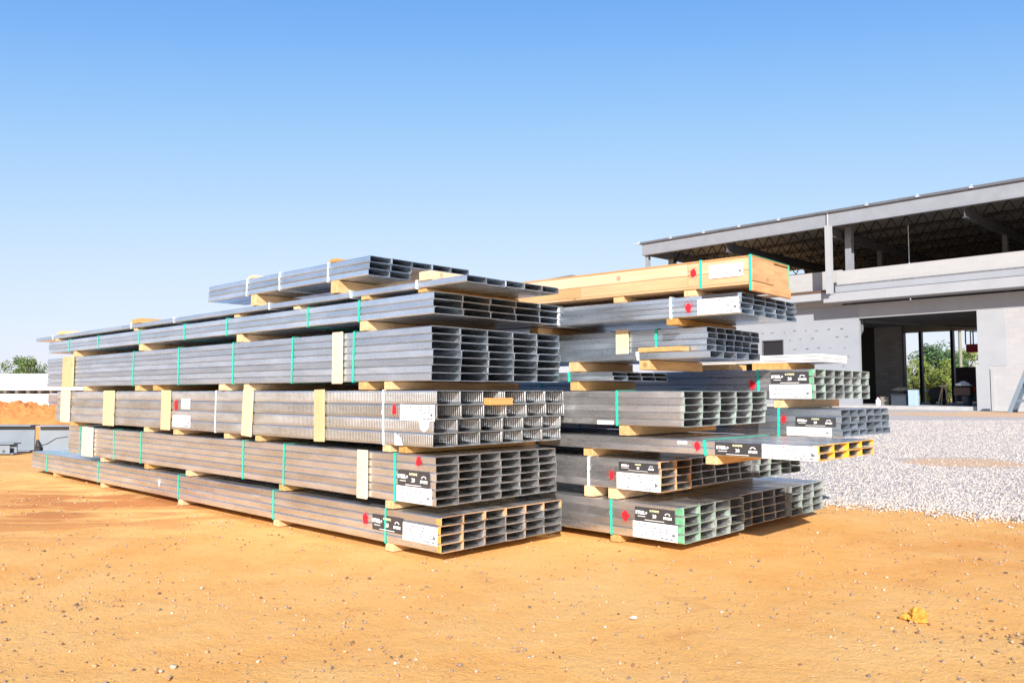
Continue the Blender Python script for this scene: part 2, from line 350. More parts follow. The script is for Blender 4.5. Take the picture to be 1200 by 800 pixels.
OCT = np.array([(1, 0, 0), (0, 1, 0), (-1, 0, 0), (0, -1, 0), (0, 0, 1), (0, 0, -1)], float)
OF = [(0, 1, 4), (1, 2, 4), (2, 3, 4), (3, 0, 4), (1, 0, 5), (2, 1, 5), (3, 2, 5), (0, 3, 5)]
bmi = bmesh.new(); bmesh.ops.create_icosphere(bmi, subdivisions=1, radius=1)
ICO = np.array([tuple(q.co) for q in bmi.verts]); bmi.verts.index_update(); IF = [tuple(q.index for q in f.verts) for f in bmi.faces]; bmi.free()
def stones(name, places, mat, label, cat, kindname='stuff', shape='oct'):
    rg = np.random.RandomState(3); B, F = (OCT, OF) if shape == 'oct' else (ICO, IF)
    V = []; FF = []; nv = len(B)
    for i, (x, y, z, s) in enumerate(places):
        sc = s * rg.uniform(0.6, 1.3, 3); sc[2] *= 0.75; a = rg.uniform(0, 6.28); t = rg.uniform(-0.5, 0.5)
        P = B * sc + rg.uniform(-0.22, 0.22, B.shape) * s
        c, sn = math.cos(a), math.sin(a); P = P @ np.array([[c, sn, 0], [-sn, c, 0], [0, 0, 1]])
        c, sn = math.cos(t), math.sin(t); P = P @ np.array([[1, 0, 0], [0, c, sn], [0, -sn, c]])
        V.append(P + np.array([x, y, z])); FF.append(np.array(F) + i*nv)
    V = np.concatenate(V); FF = np.concatenate(FF)
    me = bpy.data.meshes.new(name); me.vertices.add(len(V)); me.vertices.foreach_set('co', V.ravel())
    me.loops.add(FF.size); me.loops.foreach_set('vertex_index', FF.ravel()); me.polygons.add(len(FF))
    me.polygons.foreach_set('loop_start', np.arange(0, FF.size, 3)); me.polygons.foreach_set('loop_total', np.full(len(FF), 3))
    me.update(calc_edges=True); me.validate(); me.materials.append(mat)
    o = bpy.data.objects.new(name, me); COL.objects.link(o); tag(o, label, cat, kind=kindname); return o
def stonemat(name, cols):
    m = N(name); g = m.n('ShaderNodeNewGeometry')
    n = len(cols); m.set(Base_Color=m.ramp(g.outputs['Random Per Island'], [(i/(n-1), c) for i, c in enumerate(cols)]), Roughness=0.9)
    return m.m
M['pebble'] = stonemat('pebbles', [(0.09, 0.06, 0.04), (0.42, 0.20, 0.08), (0.52, 0.30, 0.14), (0.20, 0.15, 0.12), (0.46, 0.34, 0.24), (0.12, 0.09, 0.08), (0.55, 0.42, 0.31)])
M['stone'] = stonemat('gravel_stones', [(0.16, 0.14, 0.13), (0.42, 0.37, 0.33), (0.48, 0.42, 0.375), (0.53, 0.47, 0.42), (0.44, 0.385, 0.34), (0.58, 0.52, 0.465)])
pl = []
for _ in range(80000):
    y = 5.0 + 26 * rnd.random()**1.6; x = rnd.uniform(0.34, 0.76)*y + rnd.uniform(-0.5, 1.0)
    bare = ((x-6.9)**2 + (y-12.3)**2) < 1.0
    if in_gravel(x, y) and not (bare and rnd.random() < 0.85): pl.append((x, y, -0.006, (0.005 + 0.010*rnd.random()**2) * (1 + y*0.025)))
for _ in range(6500):                                           # stray stones over the ragged edge
    i = rnd.randrange(0, 8); a, b = Vector(edge[i]), Vector(edge[i+1]); p = a.lerp(b, rnd.random()) + Vector((rnd.gauss(0, 0.20), rnd.gauss(0, 0.26)))
    pl.append((p.x, p.y, -0.012, rnd.uniform(0.007, 0.018)))
stones('gravel_stones', pl, M['stone'], 'pale grey crushed stone covering the ground beside the building', 'gravel')
pl = []
for _ in range(420):                                            # clusters
    y = 1.9 + 9*rnd.random()**1.6; x = rnd.uniform(-0.75, 0.85)*y; sc = rnd.uniform(0.05, 0.5)
    if in_gravel(x, y): continue
    for _ in range(rnd.randrange(2, 26)):
        pl.append((x+rnd.gauss(0, sc), y+rnd.gauss(0, sc*0.7), -0.016, 0.0025 + 0.0085*rnd.random()**3))
for _ in range(6500):
    y = 1.9 + 9*rnd.random()**1.5; x = rnd.uniform(-0.8, 0.9)*y
    if not in_gravel(x, y): pl.append((x, y, -0.016, 0.0025+0.007*rnd.random()**3))
for _ in range(60):
    y = 2.0 + 6*rnd.random(); x = rnd.uniform(-0.7, 0.8)*y
    if not in_gravel(x, y): pl.append((x, y, -0.014, rnd.uniform(0.007, 0.013)))
stones('pebbles', pl, M['pebble'], 'small loose pebbles strewn over the orange clay', 'pebbles', shape='ico')

def rock(name, loc, s, mat, label, cat, seed=1, sub=3, rough=0.3, flat=0.75):
    bm = bmesh.new(); bmesh.ops.create_icosphere(bm, subdivisions=sub, radius=1); rr = random.Random(seed)
    ph = [rr.uniform(0, 6) for _ in range(9)]
    for q in bm.verts:
        c = q.co; k = 1 + rough*(math.sin(3*c.x+ph[0])*math.cos(3*c.y+ph[1]) + 0.6*math.sin(6*c.z+ph[2]+2*c.x) + 0.4*math.sin(11*c.y+ph[3])*math.cos(12*c.x+ph[4]))*0.6 + rr.uniform(-.5, .5)*rough*0.35
        q.co = Vector((c.x*s[0], c.y*s[1], max(-0.1*s[2], c.z*s[2]*flat))) * k
    me = bpy.data.meshes.new(name); bm.to_mesh(me); bm.free(); me.materials.append(mat)
    o = bpy.data.objects.new(name, me); COL.objects.link(o); o.location = loc; return tag(o, label, cat)
M['yellow_clay'] = simple('yellow_clay', (0.56, 0.27, 0.04), 0.95, var=0.25, scale=30, bump=0.6)
rock('clay_clod', (1.90, 3.84, -0.012), (0.056, 0.045, 0.05), M['yellow_clay'], 'fist sized yellow clay clod alone on the orange ground', 'clod', 4, sub=4, rough=0.62)
rock('stone', (0.575, 3.86, -0.010), (0.017, 0.014, 0.012), simple('chalky_stone', (0.66, 0.60, 0.52), 0.9), 'small white stone on the bare clay in front of the two piles', 'stone', 6, sub=2)

# ------------------------------------------------------------------ stud bundles
YAW0 = R(46.3 - 90)
def profile(cw, rh, up):
    """C section as a closed outline in (y, z)"""
    t = 0.0027; lip = min(0.016, rh*0.32); c = 0.0055; g = 0.0010; w0, w1, z0, z1 = g, cw-g, 0.0006, rh-0.0014
    outer = [(w0+lip, z0), (w0+c, z0), (w0, z0+c), (w0, z1-c), (w0+c, z1), (w1-c, z1), (w1, z1-c), (w1, z0+c), (w1-c, z0), (w1-lip, z0)]
    inner = [(w1-lip, z0+t), (w1-c, z0+t), (w1-t, z0+c), (w1-t, z1-c), (w1-c, z1-t), (w0+c, z1-t), (w0+t, z1-c), (w0+t, z0+c), (w0+c, z0+t), (w0+lip, z0+t)]
    ps = outer + inner
    if not up: ps = [(y, rh - z) for y, z in ps]
    return ps
def box_profile(cw, rh):
    t = 0.0027; c = 0.0055; g = 0.0010; w0, w1, z0, z1 = g, cw-g, 0.0006, rh-0.0014
    o = [(w0+c, z0), (w0, z0+c), (w0, z1-c), (w0+c, z1), (w1-c, z1), (w1, z1-c), (w1, z0+c), (w1-c, z0)]
    i = [(w0+c, z0+t), (w0+t, z0+c), (w0+t, z1-c), (w0+c, z1-t), (w1-c, z1-t), (w1-t, z1-c), (w1-t, z0+c), (w1-c, z0+t)]
    return o, i
MESHES = {}
def stud_mesh(cw, rh, L, up, mat):
    key = (round(cw, 4), round(rh, 4), round(L, 3), up, mat.name)
    if key in MESHES: return MESHES[key]
    if up == 'box':
        o_, i_ = box_profile(cw, rh); k = 8; vs = [(x, y, z) for x in (0, -L) for ring in (o_, i_) for y, z in ring]; fs = []
        for a in range(k):
            b = (a+1) % k
            fs += [(a, b, 2*k+b, 2*k+a), (k+a, 3*k+a, 3*k+b, k+b), (a, k+a, k+b, b), (2*k+a, 2*k+b, 3*k+b, 3*k+a)]
        me = bpy.data.meshes.new('stud'); me.from_pydata(vs, [], fs); me.materials.append(mat)
        bm = bmesh.new(); bm.from_mesh(me); bmesh.ops.recalc_face_normals(bm, faces=bm.faces[:]); bm.to_mesh(me); bm.free()
        MESHES[key] = me; return me
    ps = profile(cw, rh, up); n = len(ps); vs = [(0, y, z) for y, z in ps] + [(-L, y, z) for y, z in ps]
    fs = [(i, (i+1) % n, n+(i+1) % n, n+i) for i in range(n)]
    for off in (0, n):                                            # end rims as quads between outline and its return
        for i in range(9): fs.append((off+i, off+i+1, off+n-2-i, off+n-1-i))
    me = bpy.data.meshes.new('stud'); me.from_pydata(vs, [], fs); me.materials.append(mat)
    bm = bmesh.new(); bm.from_mesh(me); bmesh.ops.recalc_face_normals(bm, faces=bm.faces[:]); bm.to_mesh(me); bm.free()
    MESHES[key] = me; return me

def child_mesh(name, me, parent, loc=(0, 0, 0)):
    o = bpy.data.objects.new(name, me); COL.objects.link(o); o.parent = parent; o.location = loc; return o

def text(name, body, size, x, z, y, parent, mat, bold=0.0):
    cu = bpy.data.curves.new(name, 'FONT'); cu.body = body; cu.size = size; cu.extrude = 0.0003; cu.offset = bold; cu.align_x = 'CENTER'; cu.align_y = 'CENTER'
    cu.resolution_u = 2; cu.materials.append(mat)
    tmp = bpy.data.objects.new(name, cu); me = bpy.data.meshes.new_from_object(tmp); bpy.data.objects.remove(tmp)
    o = bpy.data.objects.new(name, me); COL.objects.link(o); o.parent = parent; o.location = (x, y, z); o.rotation_euler = (R(90), 0, 0); return o

def banner(root, x0, x1, z0, z1):
    m = MB(); m.box(x0, x1, -0.0045, -0.003, z0, z1); b = m.build('printed_banner', M['banner'], root)
    W, Hh = x1-x0, z1-z0; y = -0.0052
    text('lettering', 'STEEL+', Hh*0.34, x0+W*0.17, z0+Hh*0.58, y, b, M['ink'], 0.0012)
    text('lettering', 'SUPREME', Hh*0.20, x0+W*0.5, z0+Hh*0.78, y, b, M['olive'], 0.0008)
    text('lettering', '20', Hh*0.36, x0+W*0.5, z0+Hh*0.40, y, b, M['ink'], 0.0006)
    text('lettering', 'STUDS', Hh*0.24, x0+W*0.83, z0+Hh*0.36, y, b, M['ink'], 0.0012)
    e = MB(); cx, cz = x0+W*0.83, z0+Hh*0.58; r0, r1 = Hh*0.16, Hh*0.11; n = 10
    for k in range(n):                                            # the arch above the last word
        a0, a1 = math.pi*k/n, math.pi*(k+1)/n
        e.add([(cx+r0*1.5*math.cos(a0), y, cz+r0*math.sin(a0)), (cx+r0*1.5*math.cos(a1), y, cz+r0*math.sin(a1)), (cx+r1*1.4*math.cos(a1), y, cz+r1*math.sin(a1)), (cx+r1*1.4*math.cos(a0), y, cz+r1*math.sin(a0))], [(0, 1, 2, 3)])
    e.add([(x0+W*0.07, y, z0+Hh*0.30), (x0+W*0.27, y, z0+Hh*0.30), (x0+W*0.27, y, z0+Hh*0.34), (x0+W*0.07, y, z0+Hh*0.34)], [(0, 1, 2, 3)])
    e.add([(x0+W*0.25, y, z0+Hh*0.07), (x0+W*0.75, y, z0+Hh*0.07), (x0+W*0.75, y, z0+Hh*0.11), (x0+W*0.25, y, z0+Hh*0.11)], [(0, 1, 2, 3)])
    e.build('emblem', M['ink'], b)

def paper_label(root, x0, x1, z0, z1, seed=0, name='paper_label'):
    m = MB(); m.box(x0, x1, -0.0040, -0.0026, z0, z1); b = m.build(name, M['paper'], root)
    rr = random.Random(seed); e = MB(); W, Hh = x1-x0, z1-z0; y = -0.0046
    def rect(a, b_, c, d): e.add([(x0+a*W, y, z0+c*Hh), (x0+b_*W, y, z0+c*Hh), (x0+b_*W, y, z0+d*Hh), (x0+a*W, y, z0+d*Hh)], [(0, 1, 2, 3)])
    for r in range(5):                                            # rows of small print broken into words
        zc = 0.86 - r*0.18; a = 0.05 + rr.random()*0.1
        while a < 0.9:
            l = rr.uniform(0.015, 0.06)
            if rr.random() < 0.7: rect(a, min(0.95, a+l), zc-0.035, zc+0.035)
            a += l + rr.uniform(0.012, 0.06)
    for k in range(14):                                           # barcode
        rect(0.62+k*0.022, 0.62+k*0.022+rr.uniform(0.005, 0.014), 0.06, 0.19)
    rect(0.88, 0.95, 0.30, 0.46)
    e.build('small_print', M['print'], b)

def spray(root, x, z, r=0.028, seed=0, mat=None):
    rr = random.Random(seed); m = MB(); n = 26; y = -0.0028; ring = []
    for k in range(n):
        a = 2*math.pi*k/n; q = r*(0.75+0.35*rr.random()); ring.append((x+0.85*q*math.cos(a), y, z+1.15*q*math.sin(a)))
    m.add([(x, y, z)]+ring, [(0, 1+k, 1+(k+1) % n) for k in range(n)])
    for _ in range(40):
        a = rr.uniform(0, 6.28); q = r*(1.0+0.6*rr.random()); s_ = 0.0013*rr.uniform(.6, 1.6); px, pz = x+q*math.cos(a), z+1.1*q*math.sin(a)
        m.add([(px-s_, y, pz-s_), (px+s_, y, pz-s_), (px+s_, y, pz+s_), (px-s_, y, pz+s_)], [(0, 1, 2, 3)])
    m.build('red_paint_spot' if mat is None else 'white_paint_mark', mat or M['red'], root)

def paint_band(root, x0, x1, rows, rh, mat, seed=0):
    rr = random.Random(seed); m = MB()
    for r in range(rows):
        a = x0 + rr.uniform(-0.006, 0.006); m.box(a, x1, -0.0018, 0.0006, r*rh+0.0075, (r+1)*rh-0.0085)
    m.build('paint_band', mat, root)

def strap(root, x, W, Hh, col, drop=0.0, seed=0):
    """a flat band round the bundle and the timber under it"""
    m = MB(); hw = 0.0085 if col != 'white' else 0.008; t = 0.0012; o = 0.0035; rr = random.Random(seed); lean = rr.uniform(-0.010, 0.010)
    path = [(-o, Hh+o, 0), (W+o, Hh+o, 0), (W+o, -0.001, 0)]
    path += [(-o, -0.003, lean)]
    n = len(path)
    for k in range(n):
        (y0, z0, l0), (y1, z1, l1) = path[k], path[(k+1) % n]
        a, b = Vector((x+l0, y0, z0)), Vector((x+l1, y1, z1)); d = (b-a).normalized(); nn = Vector((1, 0, 0)).cross(d).normalized()*t; sx = Vector((hw, 0, 0))
        m.add([a-sx-nn, a+sx-nn, a+sx+nn, a-sx+nn, b-sx-nn, b+sx-nn, b+sx+nn, b-sx+nn], [(0,3,2,1),(4,5,6,7),(0,1,5,4),(1,2,6,5),(2,3,7,6),(3,0,4,7)])
    # crimped seal
    m.box(x-0.010, x+0.010, -0.0068, -0.0040, Hh*0.55, Hh*0.55+0.03)
    m.build('strap', M['green' if col == 'green' else 'white'], root)

def runner(root, x, W, drop, seed=0, wd=0.085, over=0.012, top=0.0):
    rr = random.Random(seed); m = MB(); a = rr.uniform(-0.012, 0.012); o = over*rr.uniform(0.2, 1.2)
    m.box(-wd/2, wd/2, 0.0, W+o, -drop+0.002, -0.002, ch=0.003)
    ob = m.build('timber_runner', M['timber'], root, loc=(x, rr.uniform(0.004, 0.03)-0.012, top), rot=(0, 0, a)); return ob

def stake(root, x0, x1, Hh, lean=0.0, seed=0):
    m = MB(); m.box(-(x1-x0)/2, (x1-x0)/2, -0.022, -0.0065, -0.012, Hh+0.008, ch=0.003)
    o = m.build('edge_board', M['stake'], root, loc=((x0+x1)/2, 0, 0), rot=(0, lean, 0))
    # the strap that clamps it
    return o

def bundle(label, pos, z, L, cols, rows, cw, rh, mat='steel', up=True, yaw=0.0, drop=0.06, straps=(), runners=(), stakes=(), group='banded stud bundles in the near pile',
           jit=0.008, shape=None, seed=0, cat='stud bundle', name='stud_bundle', endgap=None, matf=None):
    root = empty(name, (pos[0], pos[1], z), YAW0 + R(yaw), label, cat, group)
    rr = random.Random(seed); W, Hh = cols*cw, rows*rh
    for r in range(rows):
        rj = rr.uniform(-jit, jit)
        for c in range(cols):
            if shape and not shape(r, c): continue
            face = 'box' if (up and r == 0) or (not up and r == rows-1) else up     # the outermost layer is two studs nested into a closed box
            me = stud_mesh(cw, rh, L, face, M[matf(r, c) if matf else mat])
            o = child_mesh('stud', me, root, (min(0.007, rj + rr.uniform(-jit, jit)*0.6) + (endgap(r, c) if endgap else 0), c*cw, r*rh)); o.rotation_euler = (R(rr.uniform(-0.5, 0.5)), 0, 0)
    for i, x in enumerate(runners): runner(root, x, W, drop, seed*10+i)
    for i, (x, c) in enumerate(straps): strap(root, x, W, Hh, c, drop, seed*7+i)
    for i, (a, b, ln) in enumerate(stakes):
        stake(root, a, b, Hh, ln, i)
    return root, W, Hh
G = 'green'; Wt = 'white'
LP = 'stud bundles stacked in the left pile'; RP = 'stud bundles stacked in the right pile'
# ---- left pile, from the ground up
r, W, Hh = bundle('lowest bundle of the left pile, on the clay, with orange painted end', (-0.444, 5.103), 0.04, 8.30, 6, 4, 0.1963, 0.0565, 'steel', True, drop=0.058, matf=lambda r_, c: 'steel_orange' if (c == 0 or r_ == 3) else ('steel_faint_orange' if c in (1, 3) else 'steel'),
    straps=[(-7.68, G), (-5.876, G), (-3.79, G), (-2.04, G), (-0.568, G)], runners=[-7.4, -5.8, -3.77, -2.01, -0.54], group=LP, seed=1)
spray(r, -0.80, 0.135, 0.036, 1); paint_band(r, -0.040, -0.012, 4, 0.0565, M['orange_paint']); banner(r, -0.713, -0.386, 0.075, 0.180); paper_label(r, -0.380, -0.035, 0.045, 0.158, 1); spray(r, -4.22, 0.12, 0.03, 5, M['wpaint'])
r, W, Hh = bundle('six row bundle second from the ground in the left pile', (-0.488, 5.144), 0.325, 6.83, 6, 6, 0.197, 0.0529, 'steel', True, drop=0.056,
    straps=[(-6.43, G), (-5.38, G), (-4.64, G), (-2.486, G), (-1.825, G), (-0.412, G)], runners=[-5.75, -4.52, -3.52, -1.88, -0.47], stakes=[(-6.31, -5.98, 0), (-0.818, -0.705, 0)], group=LP, seed=2)
spray(r, -0.165, 0.278, 0.030, 2); banner(r, -0.378, -0.052, 0.112, 0.214); paper_label(r, -0.388, -0.034, 0.008, 0.110, 2)
def a3gap(r_, c): return (-0.03 if r_ < 2 else 0.0) - (0.05 if (c == 2 and r_ > 1) else 0)
r, W, Hh = bundle('ribbed deep channel bundle third from the ground in the left pile', (-0.484, 5.141), 0.697, 7.32, 6, 4, 0.211, 0.0922, 'steel_ribbed', True, drop=0.052,
    straps=[(-3.007, Wt), (-0.554, Wt)], runners=[-6.75, -4.55, -3.84, -2.83, -2.28, -0.53, -0.36], stakes=[(-7.106, -6.8, 0), (-5.677, -5.375, 0), (-4.131, -3.933, 0), (-2.50, -2.34, 0.06), (-1.379, -1.25, -0.02)], group=LP, seed=3, cat='channel bundle', endgap=a3gap)
spray(r, -3.83, 0.235, 0.05, 3); spray(r, -0.43, 0.238, 0.030, 4)
paper_label(r, -0.365, -0.012, 0.170, 0.275, 3); paper_label(r, -3.712, -3.523, 0.20, 0.296, 4); paper_label(r, -3.892, -3.513, 0.025, 0.137, 5)
m = MB(); m.add([(-0.17, -0.0036, 0.17), (-0.06, -0.0036, 0.17), (-0.08, -0.0036, 0.115), (-0.115, -0.0036, 0.098), (-0.15, -0.0036, 0.112)], [(0, 1, 2, 3, 4)]); m.add([(-0.42, -0.0036, 0.085), (-0.36, -0.0036, 0.055), (-0.33, -0.0036, 0.003), (-0.42, -0.0036, 0.003)], [(0, 1, 2, 3)]); m.build('torn_paper', M['paper'], r)
m = MB(); m.box(-0.10, 0.03, 0.45, 0.68, 0.268, 0.318, ch=0.003); m.build('timber_wedge', M['timber'], r)
r, W, Hh = bundle('seven row bundle in the middle of the left pile', (-0.517, 5.173), 1.127, 7.69, 5, 7, 0.2548, 0.0513, 'steel_sky_tint', False, drop=0.058,
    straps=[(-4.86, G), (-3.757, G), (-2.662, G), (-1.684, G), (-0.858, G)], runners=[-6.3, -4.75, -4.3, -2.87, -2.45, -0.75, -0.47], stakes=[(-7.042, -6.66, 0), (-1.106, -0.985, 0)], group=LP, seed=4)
r, W, Hh = bundle('three row bundle third from the top of the left pile', (-0.508, 5.164), 1.560, 7.68, 5, 3, 0.2575, 0.0491, 'steel_sky_tint', False, drop=0.072,
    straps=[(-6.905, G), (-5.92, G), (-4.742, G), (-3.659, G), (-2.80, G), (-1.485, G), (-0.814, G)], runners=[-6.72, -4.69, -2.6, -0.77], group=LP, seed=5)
r, W, Hh = bundle('longest single layer of studs near the top of the left pile', (-0.287, 4.952), 1.739, 8.54, 5, 1, 0.1766, 0.0455, 'steel_sky_tint', False, drop=0.03,
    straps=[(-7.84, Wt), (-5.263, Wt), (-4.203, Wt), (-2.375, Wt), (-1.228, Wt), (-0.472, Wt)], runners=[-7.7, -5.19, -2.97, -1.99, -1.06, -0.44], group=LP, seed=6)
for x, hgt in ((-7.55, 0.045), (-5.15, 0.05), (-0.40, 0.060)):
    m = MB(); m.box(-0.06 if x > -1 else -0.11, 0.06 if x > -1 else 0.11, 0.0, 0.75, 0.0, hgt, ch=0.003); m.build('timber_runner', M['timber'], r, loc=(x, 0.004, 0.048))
r, W, Hh = bundle('short stepped bundle on the very top of the left pile', (-1.019, 5.652), 1.884, 2.47, 5, 3, 0.1924, 0.0470, 'steel_sky_tint', False, drop=0.096,
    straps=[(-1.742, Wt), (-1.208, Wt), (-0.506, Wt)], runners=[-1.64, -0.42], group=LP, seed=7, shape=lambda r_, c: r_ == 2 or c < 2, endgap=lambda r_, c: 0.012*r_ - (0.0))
for x in (-1.70, -0.47):
    m = MB(); m.box(-0.045, 0.045, 0.0, 0.5, 0.0, 0.026, ch=0.003); m.build('timber_runner', M['timber'], r, loc=(x, 0.01, 0.144))

# ---- right pile, from the ground up
u = Vector((-math.sin(R(46.3)), math.cos(R(46.3)), 0)); v = Vector((math.cos(R(46.3)), math.sin(R(46.3)), 0))
PB = Vector((1.149, 5.414, 0))
def at(s, o): p = PB + u*s + v*o; return (p.x, p.y)
r, W, Hh = bundle('green ended bundle nearest the camera at the foot of the right pile', at(0, 0), 0.04, 6.6, 4, 4, 0.207, 0.0605, 'steel_faint_green', True, drop=0.058, matf=lambda r_, c: 'steel_green' if c == 0 else 'steel_faint_green',
    straps=[(-0.604, G), (-3.0, G)], runners=[-0.58, -3.0, -5.5], group=RP, seed=11)
spray(r, -0.478, 0.142, 0.034, 6); paint_band(r, -0.065, -0.010, 4, 0.0605, M['green_paint']); banner(r, -0.393, -0.072, 0.124, 0.217); paper_label(r, -0.411, -0.050, 0.006, 0.118, 6)
bundle('shaded plain bundle between the two green ended ones on the ground', at(0.04, 0.832), 0.045, 6.6, 4, 4, 0.197, 0.0600, 'steel', True, drop=0.063, straps=[(-1.0, G)], runners=[-0.7, -3.0, -5.5], group=RP, seed=12)
bundle('green ended bundle at the far right foot of the right pile', at(0.0, 1.625), 0.045, 6.6, 3, 4, 0.211, 0.0600, 'steel_faint_green', True, drop=0.063, straps=[(-1.2, G)], runners=[-0.9, -3.0, -5.5], group=RP, seed=13)
r, W, Hh = bundle('narrow bundle with yellow end second from the ground', at(0.176, 0), 0.366, 6.3, 2, 4, 0.1985, 0.0526, 'steel_orange', True, drop=0.080,
    straps=[(-0.628, Wt), (-3.2, Wt)], runners=[-0.63, -0.42, -3.2, -5.5], group=RP, seed=14)
spray(r, -0.418, 0.095, 0.030, 7); banner(r, -0.353, -0.022, 0.132, 0.194); paper_label(r, -0.372, -0.007, 0.002, 0.118, 7)
bundle('shaded bundle beside the narrow yellow ended one, under the orange tipped layer', at(0.21, 0.405), 0.366, 6.2, 5, 4, 0.192, 0.0526, 'steel', True, drop=0.080, straps=[(-0.12, Wt)], runners=[-0.3, -3.2, -5.5], group=RP, seed=15)
bundle('small shaded bundle with green end tucked under the orange tipped layer', at(0.14, 1.37), 0.366, 6.2, 4, 4, 0.190, 0.0526, 'steel_faint_green', True, drop=0.080, straps=[(-1.2, G)], runners=[-0.5, -3.2, -5.5], group=RP, seed=16)
r, W, Hh = bundle('thin two row layer with orange ends jutting out of the right pile', at(-0.925, 0), 0.642, 7.2, 4, 2, 0.2245, 0.0477, 'steel_yellow', True, drop=0.062,
    straps=[(-0.763, G), (-3.4, G)], runners=[-0.72, -1.75, -4.0, -6.5], group=RP, seed=17)
spray(r, -0.818, 0.056, 0.028, 8); banner(r, -0.684, -0.366, 0.006, 0.0895); paper_label(r, -0.358, -0.006, 0.002, 0.089, 8); text('lettering', 'STUD', 0.03, -0.93, 0.073, -0.003, r, M['ink'], 0.001)
r, W, Hh = bundle('five row bundle with pale green tinted ends halfway up the right pile', at(-0.009, 0), 0.817, 6.6, 5, 5, 0.2395, 0.0491, 'steel_faint_green', False, drop=0.074,
    straps=[(-0.552, G), (-3.0, G)], runners=[-0.50, -3.0, -5.5], group=RP, seed=18)
paper_label(r, -0.73, -0.584, 0.004, 0.032, 9)
r, W, Hh = bundle('small two row bundle set back on the right pile', at(0.579, 0), 1.136, 6.0, 4, 2, 0.180, 0.0340, 'steel_sky_tint', False, drop=0.072,
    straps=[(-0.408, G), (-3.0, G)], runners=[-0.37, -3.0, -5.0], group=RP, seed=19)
r, W, Hh = bundle('single row of wide studs below the plain shelf bundle', at(-0.207, 0), 1.280, 6.6, 4, 1, 0.1757, 0.0506, 'steel_sky_tint', False, drop=0.073,
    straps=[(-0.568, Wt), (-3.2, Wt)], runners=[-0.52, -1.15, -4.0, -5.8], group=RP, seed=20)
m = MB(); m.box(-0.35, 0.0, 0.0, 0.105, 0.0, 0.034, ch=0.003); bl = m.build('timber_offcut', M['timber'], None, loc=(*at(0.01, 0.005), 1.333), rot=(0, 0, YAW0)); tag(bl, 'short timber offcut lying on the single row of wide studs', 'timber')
r, W, Hh = bundle('four row bundle with many small cells above the single wide row', at(-0.12, 0.125), 1.334, 6.3, 6, 4, 0.133, 0.0420, 'steel_sky_tint', False, yaw=1.5, drop=0.0,
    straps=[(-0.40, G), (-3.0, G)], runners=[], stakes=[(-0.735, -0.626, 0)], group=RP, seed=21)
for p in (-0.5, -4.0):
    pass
r, W, Hh = bundle('bundle with white label directly under the wooden crate', at(-0.438, 0), 1.556, 6.6, 5, 4, 0.180, 0.0350, 'steel_sky_tint', False, yaw=2.5, drop=0.048,
    straps=[(-1.474, Wt), (-0.507, Wt), (-3.5, Wt)], runners=[-0.50, -1.72, -4.5], group=RP, seed=22)
spray(r, -0.374, 0.062, 0.028, 9); m = MB(); m.box(-0.27, -0.02, -0.0045, -0.003, 0.114, 0.139); m.build('printed_banner', M['banner'], r); paper_label(r, -0.305, -0.010, 0.010, 0.112, 10)

# wooden crate on top of the right pile
M['crate'] = wood('crate_timber', (0.56, 0.325, 0.15), 'X', 0.16); M['crate_end'] = wood('crate_end_grain', (0.52, 0.27, 0.09), 'Y', 0.35)
cr = empty('timber_crate', (*at(-0.523, 0), 1.700), YAW0 + R(2.5), 'long wooden crate with white label on top of the right pile', 'crate')
Lc, Wc = 4.4, 0.60
for z0, z1 in ((0.056, 0.131), (0.133, 0.212)):                 # two planks high, butted end to end
    cuts = [-Lc, -2.62 if z0 < 0.1 else -3.1, -1.35 if z0 < 0.1 else -1.9, -0.46, -0.022]
    for a, b in zip(cuts, cuts[1:]):
        m = MB(); m.box(a+0.0015, b-0.0015, rnd.uniform(0.0, 0.0025), 0.02, z0, z1, ch=0.002); m.build('side_plank', M['crate'], cr)
m = MB(); m.box(-Lc, -0.022, Wc-0.02, Wc, 0.056, 0.200, ch=0.002); m.build('side_panel', M['crate'], cr)
m = MB(); m.box(-0.021, 0.0, 0.0, 0.34, 0.062, 0.212, ch=0.003); m.box(-0.03, -0.008, 0.343, Wc, 0.05, 0.205, ch=0.003); m.build('end_panel', M['crate_end'], cr)
m = MB(); m.box(-0.02, 0.003, 0.002, Wc+0.01, -0.004, 0.058, ch=0.004); m.build('end_board', M['crate_end'], cr)
m = MB()
for k in range(4): m.box(-Lc, -0.005, 0.002+k*0.149, 0.146+k*0.149, 0.213, 0.226, ch=0.002)
m.build('lid', M['crate'], cr)
m = MB()
for k in range(4): m.box(-Lc, -0.023, 0.002+k*0.149, 0.146+k*0.149, 0.040, 0.055, ch=0.002)
m.build('base_board', M['crate'], cr)
for i, x in enumerate((-0.45, -1.02, -2.4, -3.9)):
    m = MB(); m.box(x-0.045, x+0.045, 0.01, Wc, -0.004, 0.039, ch=0.003); m.build('timber_runner', M['timber'], cr)
for i, x in enumerate((-0.36, -0.012, -2.5)):
    m = MB(); o = 0.003; hw = 0.0085
    m.box(x-hw, x+hw, -o-0.001, -o+0.001, 0.038 if i != 1 else 0.0, 0.230); m.box(x-hw, x+hw, -o, Wc+o, 0.2285, 0.230); m.box(x-hw, x+hw, Wc+o-0.001, Wc+o, 0.03, 0.23)
    m.build('strap', M['green'], cr)
paper_label(cr, -0.30, -0.062, 0.098, 0.186, 11); spray(cr, -0.415, 0.150, 0.026, 10)
